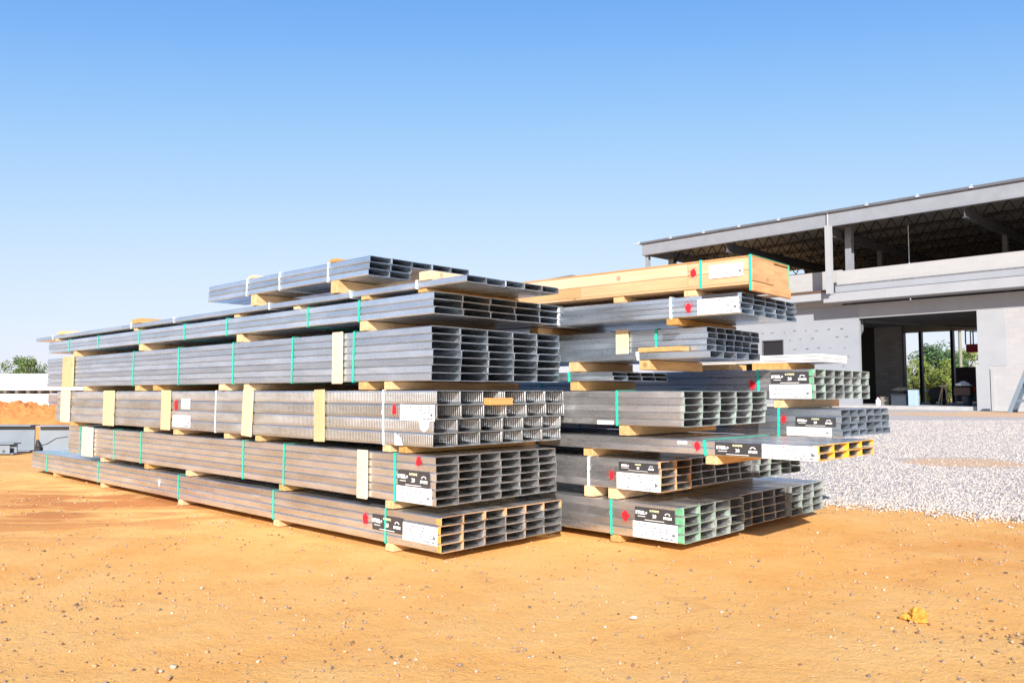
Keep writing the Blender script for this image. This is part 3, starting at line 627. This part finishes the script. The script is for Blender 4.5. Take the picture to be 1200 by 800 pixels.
# thin steel sheet lying askew on the crate
tr = empty('steel_tray', (*at(1.12, 0.20), 1.960), YAW0 - R(8.5), 'dark thin steel tray lying askew on the wooden crate', 'tray')
m = MB(); m.box(-1.5, 0.0, 0.0, 0.30, 0.0, 0.004); m.build('tray_floor', M['dark_steel'], tr)
m = MB(); m.box(-1.5, 0.0, -0.003, -0.0005, 0.0, 0.024); m.box(-1.5, 0.0, 0.3005, 0.303, 0.0, 0.024); m.box(0.0005, 0.003, 0, 0.3, 0.0, 0.024); m.build('tray_rim', M['dark_steel'], tr)
for x in (-0.12, -0.9):
    m = MB(); m.box(x-0.03, x+0.03, 0.0, 0.3, -0.032, -0.001, ch=0.002); m.build('timber_shim', M['stake'], tr)

# bundles behind, on the right
r, W, Hh = bundle('lower grey ended bundle with banner jutting beside the gravel', at(-0.53, 1.35), 0.715, 6.0, 6, 4, 0.1695, 0.0523, 'steel_sky_tint', True, drop=0.25,
    straps=[], runners=[], group=RP, seed=23)
for x in (-0.49, -2.5): strap(r, x, W, Hh, G, 0.0, 3)
for x in (-0.75, -3.0, -5.2):
    m = MB(); m.box(x-0.06, x+0.06, 0.02, W, -0.135, -0.002, ch=0.003); m.build('timber_runner', M['timber'], r)
spray(r, -0.452, 0.128, 0.028, 11); banner(r, -0.352, -0.040, 0.078, 0.150); paper_label(r, -0.425, -0.075, 0.004, 0.070, 12)
r, W, Hh = bundle('upper green ended bundle with banner, below the white boards', at(-0.334, 1.35), 0.998, 6.0, 6, 4, 0.1875, 0.0588, 'steel_faint_green', True, drop=0.07, matf=lambda r_, c: 'steel_mint' if c == 0 else 'steel_faint_green',
    straps=[(-0.465, G), (-2.8, G)], runners=[-0.30, -2.8, -5.0], group=RP, seed=24)
spray(r, -0.515, 0.116, 0.034, 12); paint_band(r, -0.050, -0.010, 4, 0.0588, M['green_paint']); banner(r, -0.352, -0.042, 0.122, 0.216); paper_label(r, -0.365, -0.026, 0.006, 0.117, 13)
wb = empty('white_board_bundle', (*at(-0.34, 1.72), 1.300), YAW0, 'stack of white boards on the upper green ended bundle', 'boards')
for k in range(4):
    m = MB(); m.box(-1.22, -0.10+rnd.uniform(-0.02, 0.0), rnd.uniform(0, 0.02), 0.55, k*0.0165, k*0.0165+0.0135, ch=0.002); m.build('board', M['board_white'], wb)
for x in (-0.55, -1.02):
    m = MB(); m.box(x-0.15, x+0.15, -0.02, 0.57, -0.066, -0.002, ch=0.003); m.build('timber_runner', M['timber'], wb)
wb.location.z = 1.302
m = MB(); m.box(-0.16, 0.16, 0, 0.3, 0, 0.05, ch=0.003); o = m.build('timber_offcut', M['timber'], None, loc=(*at(0.55, 1.36), 1.235), rot=(0, 0, YAW0)); tag(o, 'timber offcut left of the white boards on the green ended bundle', 'timber')

# ------------------------------------------------------------------ building under construction
OB = Vector((28.3, 47.2, 0)); TB = R(43.2)
u2 = Vector((-math.sin(TB), math.cos(TB), 0)); n2 = Vector((math.cos(TB), math.sin(TB), 0))
def fpt(px, py, b):
    """where the sight line through a photograph pixel meets the plane b metres behind the facade: (a to the left, z)"""
    c, s_ = math.cos(PITCH), math.sin(PITCH); q = 400-py; d = Vector((px-600, 939*c-q*s_, 939*s_+q*c)); C = Vector((0, 0, H))
    t = (OB + n2*b - C).dot(n2) / d.dot(n2); p = C + d*t; return (p-OB).dot(u2), p.z
bd = empty('unfinished_building', OB, TB - R(90), 'grey two storey building under construction with open upper floor', 'building')
def part(name, mat, boxes, parent=bd, ch=0):
    m = MB()
    for bx in boxes:                                              # a0, a1 (to the left), b0, b1 (inward), z0, z1
        m.box(-bx[0], -bx[1], bx[2], bx[3], bx[4], bx[5], bx[6] if len(bx) > 6 else 0, ch=ch)
    return m.build(name, mat, parent)
# board-clad lower wall, left of and above the opening, with rows of fasteners
mm = MB()
for bx in ((7.8, 13.17, 0, 0.3, -0.1, 6.9), (14.84, 24.6, 0, 0.3, -0.1, 6.9), (13.17, 14.84, 0, 0.3, -0.1, 3.41), (13.17, 14.84, 0, 0.3, 4.82, 6.9)):
    mm.box(-bx[0], -bx[1], bx[2], bx[3], bx[4], bx[5])
rr = random.Random(5)
for i in range(13):
    for j in range(8):
        a = 8.4 + i*0.85 + rr.uniform(-0.12, 0.12) + (0.4 if j % 2 else 0); z = 1.0 + j*0.62 + rr.uniform(-0.06, 0.06)
        if 13.0 < a < 15 and 3.2 < z < 5: continue
        if rr.random() < 0.15: continue
        wd = rr.uniform(0.08, 0.24); hh = rr.uniform(0.03, 0.075)
        mm.box(-a, -a-wd, -0.02, -0.002, z, z+hh, 1)
mm.build('board_wall', [M['board'], M['tick']], bd)
part('lintel_wall', M['plaster'], [(-12, 7.795, 0.005, 0.3, 5.96, 6.9)])
part('block_wall', M['cmu'], [(-12, 0.73, 0.01, 0.3, -0.1, 5.955)])
part('pier', M['plaster'], [(0.1, 0.78, -0.35, 0.005, -0.05, 2.62), (-0.05, 0.05, -0.25, 0.005, -0.05, 2.45)])
part('corner_render', M['plaster'], [(-0.75, 0.735, -0.004, 0.006, 2.62, 5.95)])
wn = part('window', M['dark_steel'], [(13.17, 13.23, -0.02, 0.25, 3.41, 4.82), (14.78, 14.84, -0.02, 0.25, 3.41, 4.82), (13.23, 14.78, -0.02, 0.25, 3.41, 3.47), (13.23, 14.78, -0.02, 0.25, 4.76, 4.82)])
part('pane', M['black'], [(13.23, 14.78, 0.1, 0.12, 3.47, 4.76)], wn)
# ledge that throws the long shadow
part('ledge_beam', M['plaster'], [(-12, 9.5, -1.4, 0.0, 7.02, 7.60)])
part('ledge_cap', M['board'], [(-12, 8.75, -1.25, 0.0, 7.66, 8.04)])
part('ledge_joint', M['tick'], [(-12, 9.4, -1.22, -0.02, 7.60, 7.66), (-12, 8.75, -1.20, -0.2, 8.04, 8.16)])
part('ledge_left', M['plaster'], [(9.505, 24.6, -1.1, -0.002, 7.25, 7.75)])
part('ledge_left_cap', M['brown'], [(9.505, 24.6, -1.15, 0.045, 7.755, 7.92)])
part('parapet_wall', M['cmu_low'], [(-12, 8.75, -1.0, -0.75, 8.16, 9.08)])
part('parapet_wall', M['cmu_low'], [(8.9, 24.6, 0.05, 0.3, 6.9, 9.33)])
# columns
def hcol(a, b, z0, z1, wd, name='column', mat=None):
    m = MB(); x = -a; t = 0.03; d = wd
    m.box(x-wd/2, x+wd/2, b, b+t, z0, z1); m.box(x-wd/2, x+wd/2, b+d-t, b+d, z0, z1); m.box(x-t/2, x+t/2, b+t, b+d-t, z0, z1)
    return m.build(name, mat or M['grey_steel'], bd)
hcol(8.95, -1.78, 7.55, 12.12, 0.36, mat=M['plaster'])
hcol(8.55, 0.4, 6.9, 12.3, 0.42)
hcol(24.2, -1.2, 7.0, 12.2, 0.3); hcol(24.3, 2.2, 7.0, 12.2, 0.5)
# roof: fascia girders in two lengths, deck, edge strip, brackets
for a0, a1 in ((9.23, 24.5), (-12, 9.13)):
    f = part('fascia_girder', M['grey_steel'], [(a0, a1, -1.42, -1.38, 12.16, 12.92), (a0, a1, -1.42, -1.05, 12.92, 12.98), (a0, a1, -1.42, -1.05, 12.08, 12.155)])
part('girder_splice', M['dark_steel'], [(9.13, 9.23, -1.40, -1.10, 12.1, 12.95)])
part('splice_plate', M['zinc'], [(9.05, 9.10, -1.46, -1.425, 12.2, 13.0)])
part('roof_edge', M['dark_steel'], [(-12, 24.7, -1.55, -1.40, 12.99, 13.08), (-12, 24.7, -1.48, -1.36, 13.085, 13.16)])
part('roof_deck', M['deck'], [(-12, 24.7, -1.35, 20.6, 12.99, 13.12)])
for a in (24.6, 21.5, 18.5, 15.5, 12.4, 6.3, 3.2, 0.2, -2.8, -6):
    part('edge_bracket', M['zinc'], [(a, a+0.22, -1.60, -1.56, 13.03, 13.11), (a+0.1, a+0.16, -1.50, -1.44, 13.165, 13.25)])
part('side_girder', M['grey_steel'], [(24.38, 24.42, -1.0, 20.4, 12.1, 12.95)])
part('rear_girder', M['dark_steel'], [(-12, 21.6, 20.51, 20.6, 12.1, 12.98)])
part('corner_bracket', M['zinc'], [(24.7, 25.3, -1.5, -1.3, 13.06, 13.12)])
# roof trusses: rows parallel to the facade, and joists running inward
def truss(a0, a1, b, z0, z1, step, thick=0.06):
    m = MB(); m.box(-a0, -a1, b-0.05, b+0.05, z1-0.07, z1); m.box(-a0, -a1, b-0.05, b+0.05, z0, z0+0.07)
    a = a0; k = 0
    while a + step <= a1:
        p, q = (z0+0.07, z1-0.07) if k % 2 == 0 else (z1-0.07, z0+0.07)
        m.bar((-a, b, p), (-a-step, b, q), thick, thick); a += step; k += 1
    return m.build('roof_truss', M['black'], bd)
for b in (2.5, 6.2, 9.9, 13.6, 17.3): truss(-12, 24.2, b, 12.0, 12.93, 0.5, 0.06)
def beam_in(a, z0, z1, b0=-1.0, b1=20.2, name='roof_beam'):
    m = MB(); m.box(-a-0.13, -a+0.13, b0, b1, z1-0.04, z1); m.box(-a-0.13, -a+0.13, b0, b1, z0, z0+0.04); m.box(-a-0.015, -a+0.015, b0, b1, z0+0.04, z1-0.04)
    return m.build(name, M['dark_steel'], bd)
for a in (-7, 0.9, 9.05, 17): beam_in(a, 11.45, 12.13)
for a in (-7, 0.9, 9.05, 17): 
    for b in (6.7, 13.4): hcol(a, b, 6.9, 11.44, 0.3, mat=M['dark_steel'])
for a in (5.2, -2.0): part('hanger_rod', M['zinc'], [(a, a+0.05, 2.0, 2.05, 7.0, 12.1)])
# solid walls at the back and on the right, floor slabs, inside walls
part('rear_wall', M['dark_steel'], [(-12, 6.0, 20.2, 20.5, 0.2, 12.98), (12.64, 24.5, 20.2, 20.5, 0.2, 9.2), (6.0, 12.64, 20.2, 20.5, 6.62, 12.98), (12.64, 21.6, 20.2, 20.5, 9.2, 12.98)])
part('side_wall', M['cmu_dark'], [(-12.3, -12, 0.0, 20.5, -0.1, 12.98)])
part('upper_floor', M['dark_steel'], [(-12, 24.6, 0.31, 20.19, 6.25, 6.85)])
part('floor_slab', M['concrete'], [(-12, 24.6, -0.02, 24, -0.1, 0.22)])
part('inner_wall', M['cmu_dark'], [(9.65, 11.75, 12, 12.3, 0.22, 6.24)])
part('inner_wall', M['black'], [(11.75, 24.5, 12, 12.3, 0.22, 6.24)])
for a in (8.0, 8.35):
    m = MB(); m.tube([(-a-0.15, 0.6, 0.22), (-a-0.15, 0.6, 4.6), (-a+0.15, 0.6, 5.2), (-a+0.15, 0.6, 6.2)], 0.10, 10); m.build('down_pipe', M['dark_steel'], bd)
for a in (11.12, 8.6): part('frame_post', M['black'], [(a, a+0.22, 20.1, 20.55, 0.22, 6.62)])
part('frame_post', M['black'], [(12.55, 12.85, 20.0, 20.55, 0.22, 6.62)])
for k in range(6): part('ceiling_bracket', M['zinc'], [(7.2+k*0.85, 7.55+k*0.85, 20.56, 20.9, 6.35, 6.5)])
m = MB(); m.bar((-3.5, 18, 6.05), (-9.0, 4.0, 6.05), 0.12, 0.12); m.build('ceiling_pipe', M['grey_steel'], bd)

# ---- things in and around the doorway
def fthing(name, label, cat, px, py, b, group=None):
    a, _ = fpt(px, py, b); p = OB + u2*a + n2*b; return empty(name, (p.x, p.y, 0.22 if b > 0 else 0.0), TB - R(90), label, cat, group)
t = fthing('site_bin', 'dark blue bin just inside the doorway left of the pale panel', 'bin', 1056, 474, 1.6)
m = MB(); m.box(-0.5, 0.5, -0.35, 0.35, 0.0, 0.66, ch=0.03); m.build('bin_body', M['darkbin'], t)
m = MB(); m.box(-0.54, 0.54, -0.39, 0.39, 0.665, 0.73, ch=0.02); m.build('bin_rim', M['darkbin'], t)
t2_ = rock('rubbish_bag', tuple(t.location + Vector((0, 0, 0.98))), (0.5, 0.4, 0.3), M['rubber'], 'black sacks heaped on the dark blue bin in the doorway', 'sacks', 3)
t = fthing('pale_panel', 'light blue grey boxed panel standing in the doorway', 'panel', 1071, 474, 1.2)
m = MB(); m.box(-0.28, 0.28, -0.2, 0.2, 0.0, 1.02, ch=0.02); m.build('panel_body', M['bluegrey'], t)
m = MB(); m.box(-0.30, 0.30, -0.22, 0.22, 1.022, 1.07, ch=0.01); m.build('panel_lid', M['darkbin'], t)
t = fthing('cardboard_box', 'small grey brown box on the floor left of the dark bin', 'box', 1038, 473, 2.2)
m = MB(); m.box(-0.28, 0.28, -0.2, 0.2, 0.0, 0.55, ch=0.01); m.build('box_body', simple('box_card', (0.2, 0.18, 0.16), 0.8), t)
m = MB(); m.box(-0.29, -0.003, -0.21, 0.21, 0.552, 0.565); m.box(0.003, 0.29, -0.21, 0.21, 0.552, 0.565); m.build('box_flap', simple('box_card_top', (0.28, 0.25, 0.2), 0.8), t)
t = fthing('water_bottle', 'small white plastic jug beside the cardboard box in the doorway', 'jug', 1029, 473, 1.6)
m = MB(); m.tube([(0, 0, 0), (0, 0, 0.32), (0, 0, 0.42), (0, 0, 0.5)], [0.15, 0.15, 0.07, 0.06], 12); m.build('jug_body', M['paper'], t, smooth=False)
m = MB(); m.tube([(0, 0, 0.502), (0, 0, 0.55)], 0.07, 10); m.build('cap', M['redp'], t)
t = fthing('air_compressor', 'black wheeled compressor with round tank in the open doorway', 'compressor', 1101, 474, 7)
m = MB(); m.tube([(-0.1, -0.5, 0.75), (-0.1, -0.45, 0.75), (-0.1, 0.45, 0.75), (-0.1, 0.5, 0.75)], [0.30, 0.48, 0.48, 0.30], 18); m.build('tank', M['rubber'], t, smooth=False)
for s_ in (-0.35, 0.35):
    m = MB(); m.tube([(s_, -0.30, 0.22), (s_, -0.18, 0.22)], 0.21, 16); m.build('wheel', M['rubber'], t)
m = MB(); m.box(-0.4, 0.4, -0.16, 0.3, 0.2, 0.27); m.bar((0.35, 0, 0.27), (0.62, 0, 1.35), 0.05, 0.05); m.build('frame', M['dark_steel'], t)
t = fthing('wooden_trestle', 'thin wooden trestle standing right of the black compressor', 'trestle', 1107, 475, 5)
m = MB()
for sx in (-0.25, 0.25):
    for sy in (-0.15, 0.15): m.bar((sx*1.2, sy*2, 0), (sx*0.4, sy*0.3, 1.25), 0.06, 0.04)
m.build('trestle_legs_frame', M['stake'], t); m = MB(); m.box(-0.3, 0.3, -0.05, 0.05, 1.25, 1.33); m.build('top_bar', M['stake'], t)
t = fthing('yellow_barrel', 'yellow plastic barrel seen through the rear opening', 'barrel', 1090, 470, 24)
m = MB(); m.tube([(0, 0, 0.0), (0, 0, 0.1), (0, 0, 0.9), (0, 0, 1.5), (0, 0, 1.55)], [0.38, 0.42, 0.42, 0.36, 0.3], 14); m.build('barrel_body', M['yellow'], t)
m = MB(); m.tube([(0, 0, 0.95), (0, 0, 1.1)], 0.425, 14); m.build('white_band', M['paper'], t)
t = fthing('waste_bucket', 'black bucket piled with a dark red box and white sacks at the right jamb', 'bucket', 1134, 475, 3)
m = MB(); m.tube([(0, 0, 0), (0, 0, 0.62)], [0.24, 0.33], 14); m.build('bucket_body', M['darkbin'], t)
m = MB(); m.tube([(0, 0, 0.60), (0, 0, 0.66)], 0.35, 14); m.build('rim', M['rubber'], t)
o = MB(); o.box(-0.5, 0.45, -0.3, 0.3, 0, 0.5, ch=0.02); o = o.build('tool_box', M['brown'], None, loc=t.location + Vector((-0.2, 0, 0.665)), rot=(0, 0, TB-R(90))); tag(o, 'dark reddish box balanced on the black bucket', 'box')
rock('white_sack', tuple(t.location + Vector((-0.25, 0, 1.30))), (0.48, 0.35, 0.3), M['white_wrap'], 'crumpled white sack on top of the reddish box', 'sack', 8)
rock('red_bag', tuple(t.location + Vector((0.45, -0.2, 0.95))), (0.2, 0.2, 0.35), M['redp'], 'small red bag hanging beside the reddish box', 'bag', 12, sub=2)
t = fthing('storage_container', 'dark brown container behind the building seen through the doorway', 'container', 1140, 470, 26)
m = MB(); m.box(-1.3, 1.3, -1, 1, 0.75, 3.1)
for k in range(13): m.box(-1.25+k*0.2, -1.17+k*0.2, -1.04, -1.0, 0.8, 3.05)
m.build('container_body', M['brown'], t); m = MB(); m.box(-1.2, 1.2, -0.9, 0.9, 0.0, 0.75); m.build('container_base', M['dark_steel'], t)
t = fthing('boom_lift', 'boom lift with a red basket raised behind the building', 'lift', 1144, 470, 30)
m = MB(); m.box(-0.5, 0.8, -0.7, 0.7, 4.6, 5.35, ch=0.03); m.build('basket', M['redp'], t)
m = MB()
for x in (-0.5, 0.15, 0.8):
    for y in (-0.7, 0.7): m.bar((x, y, 5.35), (x, y, 7.6), 0.09, 0.09)
for z in (6.6, 7.6):
    for y in (-0.7, 0.7): m.bar((-0.5, y, z), (0.8, y, z), 0.09, 0.09)
m.build('guard_rail', M['dark_steel'], t)
m = MB(); m.bar((0.6, 0, 4.6), (4.5, 0.5, 2.0), 0.35, 0.35); m.build('boom', M['redp'], t); m = MB(); m.box(3.6, 6.5, -1, 1, 0.5, 1.9, ch=0.05); m.build('chassis', M['redp'], t)
for x in (4.1, 6.0):
    for y in (-1.15, 0.95):
        m = MB(); m.tube([(x, y, 0.5), (x, y+0.25, 0.5)], 0.5, 16); m.build('wheel', M['rubber'], t)
t = fthing('utility_pole', 'tall wooden utility pole beyond the rear opening', 'pole', 1127, 460, 48)
m = MB(); m.tube([(0, 0, -0.3), (0, 0, 11.5)], [0.20, 0.15], 10); m.build('pole_shaft', M['pole'], t)
m = MB(); m.box(-1.4, 1.4, -0.08, 0.08, 10.6, 10.85); m.build('cross_arm', M['pole'], t)
for i, (z0, z1) in enumerate(((8.7, 9.6), (9.7, 10.4), (10.75, 11.2), (7.9, 9.0))):
    P = t.location + Vector((0, -0.4, 0)); m = MB(); d = Vector((-1.0, 0.25, 0)); pts_ = []
    for k in range(25):
        s_ = k/24; p = P + d*(60*s_-20); pts_.append((p.x, p.y, z1 - (z1-z0)*s_*1.1 - 1.2*4*s_*(1-s_)*0.35))
    m.tube(pts_, 0.055, 5); o = m.build('power_line', M['black']); tag(o, ['power line strung lowest but one behind the building', 'power line strung third from the ground behind the building', 'topmost power line behind the building', 'lowest power line behind the building'][i], 'power line', 'power lines beyond the rear opening')
# steel trestle at the right edge
a, z = fpt(1186, 484, -4); p = OB + u2*a + n2*(-4)
M['trestle'] = simple('trestle_steel', (0.12, 0.16, 0.20), 0.5, var=0.1)
t = empty('steel_trestle', (p.x, p.y, 0), TB-R(90), 'blue grey A shaped steel trestle by the block wall', 'trestle')
for x0, x1 in ((0.0, 0.85), (1.9, 1.05)):
    for y in (-0.5, 0.5):
        m = MB(); m.bar((x0, y, 0), (x1, y*0.5, 2.35), 0.14, 0.20); m.build('leg', M['trestle'], t)
m = MB(); m.box(0.2, 1.7, -0.42, -0.34, 0.55, 0.70); m.box(0.2, 1.7, 0.34, 0.42, 0.55, 0.70); m.build('brace', M['trestle'], t)
m = MB(); m.box(0.75, 1.15, -0.4, 0.4, 2.33, 2.45); m.build('top_plate', M['trestle'], t)

# ------------------------------------------------------------------ trees
def tree(label, px, dist, top, width, mat, seed, base=0.25, cone=0.0, leaf=None, group='trees beyond the site', n=5200):
    X = (px-600)/939*dist; rr = random.Random(seed); leaf = leaf or width*0.022
    t = empty('tree', (X, dist, 0), 0, label, 'tree', group)
    m = MB(); tips = []
    m.tube([(0, 0, -0.2), (0.1, 0, top*0.3), (0.0, 0.1, top*0.75)], [width*0.04, width*0.03, width*0.008], 8)
    blobs = []
    for k in range(34):
        f = rr.random(); z = top*(base + (0.94-base)*f); prof = math.sin(math.pi*min(1, max(0.12, (0.95-f*0.85)))) if not cone else (1.05-f)*1.0
        rad = width*0.5*max(0.15, prof)*rr.uniform(0.35, 0.95); a = rr.uniform(0, 6.28)
        c = Vector((rad*math.cos(a), rad*math.sin(a), z)); blobs.append((c, width*rr.uniform(0.09, 0.19)))
        if k % 2 == 0: m.tube([(0.05, 0, max(top*0.2, z*0.72)), c*0.6+Vector((0, 0, z*0.38)), c], [width*0.014, width*0.008, width*0.003], 5)
    m.build('trunk', M['bark'], t)
    V = []; F = []
    for k in range(n):
        c, r_ = blobs[rr.randrange(len(blobs))]; d = Vector((rr.gauss(0, 1), rr.gauss(0, 1), rr.gauss(0, 0.75))).normalized()*r_*rr.uniform(0.35, 1.1)**0.8
        p = c+d; e1 = Vector((rr.gauss(0, 1), rr.gauss(0, 1), rr.gauss(0, 1))).normalized(); e2 = e1.orthogonal().normalized(); s_ = leaf*rr.uniform(0.6, 1.5)
        i = len(V); V += [p-e1*s_, p+e2*s_*0.6, p+e1*s_, p-e2*s_*0.6]; F.append((i, i+1, i+2, i+3))
    m = MB(); m.add(V, F); m.build('crown', M[mat], t)
    return t
tree('round green tree at the far left behind the white stacks', 26, 140, 7.6, 7.2, 'leaf_mid', 21, base=0.15)
tree('low spreading tree right of the round tree at far left', 52, 150, 4.6, 7.0, 'leaf_mid', 22, base=0.1, n=3000)
tree('small dark tree at the very left edge of the picture', 2, 170, 4.6, 4.0, 'leaf_dark', 23, base=0.1, n=2000)
tree('tall dark green tree in the middle of the rear opening', 1098, 105, 7.9, 7.8, 'leaf_dark', 24, base=0.1, n=7000)
tree('yellow green tree at the left of the rear opening', 1068, 95, 5.6, 4.8, 'leaf_yellow', 25, base=0.05)
tree('low yellow green tree left of the first black post', 1084, 92, 4.3, 3.6, 'leaf_yellow', 26, base=0.03, n=3500)
tree('yellow green tree in front of the tall dark one', 1106, 90, 4.7, 4.2, 'leaf_yellow', 27, base=0.03, n=4500)
tree('leafy tree behind the utility pole', 1134, 110, 7.0, 6.5, 'leaf_yellow', 28, base=0.1)
tree('dim green tree behind the second black post', 1117, 130, 8.0, 6.0, 'leaf_mid', 29, base=0.1)
# far woods as a mass
rr = random.Random(77); V = []; F = []
for k in range(15000):
    x = rr.uniform(-330, 330); y = 290 + rr.uniform(-12, 12); hh = 4.5 + 2.2*math.sin(x*0.05) + 1.5*math.sin(x*0.17+1) + 0.8*math.sin(x*0.5)
    p = Vector((x, y, rr.random()**0.7*hh)); e1 = Vector((rr.gauss(0, 1), rr.gauss(0, .4), rr.gauss(0, 1))).normalized(); e2 = e1.orthogonal().normalized(); s_ = rr.uniform(0.8, 1.9)
    i = len(V); V += [p-e1*s_, p+e2*s_*0.7, p+e1*s_, p-e2*s_*0.7]; F.append((i, i+1, i+2, i+3))
m = MB(); m.add(V, F); o = m.build('far_woods', M['leaf_mid']); tag(o, 'far off green wood along the horizon', 'woods', kind='stuff')

# ------------------------------------------------------------------ far left: white stacks, dirt heap, steel beams
def wpt(px, dist): return (px-600)/939*dist
for (label, px0, px1, dist, z0, z1, n) in (('lower long stack of white wrapped boards behind the dirt heap', -120, 66, 30, 0.0, 1.02, 3), ('upper white wrapped stack resting on timbers at far left', 8, 120, 31, 1.14, 1.78, 2)):
    x0, x1 = wpt(px0, dist), wpt(px1, dist)
    t = empty('white_stack', ((x0+x1)/2, dist, z0), R(3), label, 'boards', 'white wrapped board stacks'); wdt = (x1-x0)/2
    for k in range(n):
        hh = (z1-z0)/n; m = MB(); m.box(-wdt+rnd.uniform(0, 0.05), wdt-rnd.uniform(0, 0.05), -0.6, 0.6, k*hh, (k+1)*hh-0.012, ch=0.02); m.build('wrapped_board', M['white_wrap'], t)
    if z0 > 0.5:
        for k in range(9): m = MB(); m.box(-wdt+0.3+k*0.42, -wdt+0.42+k*0.42, -0.6, 0.6, -0.115, -0.003, ch=0.005); m.build('timber_spacer', M['brown'], t)
# dirt heap
bm = bmesh.new(); bmesh.ops.create_grid(bm, x_segments=90, y_segments=36, size=1)
for q in bm.verts:
    x, y = q.co.x, q.co.y; e = max(0, 1-abs(x)**4)*max(0, 1-y*y)
    h_ = 0.72*e**0.6*(1+0.10*sign_noise(x*4, y*3)) + 0.09*e*(sign_noise(x*17, y*9)*0.5 + rnd.uniform(-0.5, 0.9))
    q.co = Vector((x*3.2, y*1.1, h_-0.05))
me = bpy.data.meshes.new('dirt_heap'); bm.to_mesh(me); bm.free(); me.materials.append(M['clod']); o = bpy.data.objects.new('dirt_heap', me); COL.objects.link(o)
o.location = (wpt(-8, 24), 24, 0); tag(o, 'heap of loose orange dirt in front of the white stacks', 'dirt heap')
# steel sections on the ground at the left edge
M['bright_steel'] = simple('bright_primed_steel', (0.19, 0.22, 0.255), 0.5, 0.1, var=0.1, scale=2, bump=0.1)
def ibeam(label, x0, x1, y, z, h_, w_, plate=False, rz=0.0):
    t = empty('steel_beam', ((x0+x1)/2, y, z), rz, label, 'steel beam', 'steel beams lying left of the pile'); l = (x1-x0)/2
    m = MB(); m.box(-l, l, -w_/2, w_/2, 0, 0.02); m.box(-l, l, -w_/2, w_/2, h_-0.02, h_); m.box(-l, l, -0.012, 0.012, 0.02, h_-0.02); m.build('beam_section', M['bright_steel'], t)
    if plate:
        m = MB(); m.box(l-0.55, l-0.05, -w_/2-0.02, -w_/2-0.002, 0.01, h_*0.8); m.build('end_plate', M['bright_steel'], t)
        for k in range(3):
            m = MB(); m.tube([(l-0.45+k*0.15, -w_/2-0.045, h_*0.3), (l-0.45+k*0.15, -w_/2-0.021, h_*0.3)], 0.018, 8); m.build('bolt', M['dark_steel'], t)
    return t
ibeam('nearest short steel beam with a bolted end plate at the left edge', wpt(-140, 13.9), wpt(24, 13.9), 13.9, 0, 0.19, 0.22, True)
ibeam('taller pale steel beam lying behind the bolted one', wpt(-140, 14.6), wpt(44, 14.6), 14.6, 0, 0.47, 0.30)
ibeam('pale steel beam disappearing behind the left pile', wpt(52, 14.5), wpt(160, 14.5), 14.5, 0, 0.47, 0.30, rz=R(4))
t = empty('steel_fitting', (wpt(49, 13.9), 13.9, 0), 0, 'small black fitting with a thin bent rod between the pale steel beams', 'fitting')
m = MB(); m.box(-0.05, 0.05, -0.05, 0.05, 0.0, 0.12, ch=0.01); m.tube([(0, 0, 0.12), (-0.03, 0, 0.24)], [0.06, 0.02], 8); m.build('fitting_body', M['rubber'], t)
m = MB(); m.tube([(0.03, -0.02, 0.14), (0.15, -0.02, 0.17), (0.35, -0.1, 0.27), (0.55, -0.1, 0.30)], 0.008, 6); m.build('bent_rod', M['rubber'], t)
t = empty('blue_container', (wpt(78, 34), 34, 0), 0, 'blue grey container glimpsed between the left bundles and white stack', 'container')
m = MB(); m.box(-0.6, 0.9, -0.4, 0.4, 0, 1.28, ch=0.02); m.build('container_body', simple('lilac_metal', (0.33, 0.34, 0.50), 0.5), t); m = MB(); m.box(-0.58, -0.43, -0.42, -0.402, 0.1, 1.2); m.build('door_post', M['dark_steel'], t)
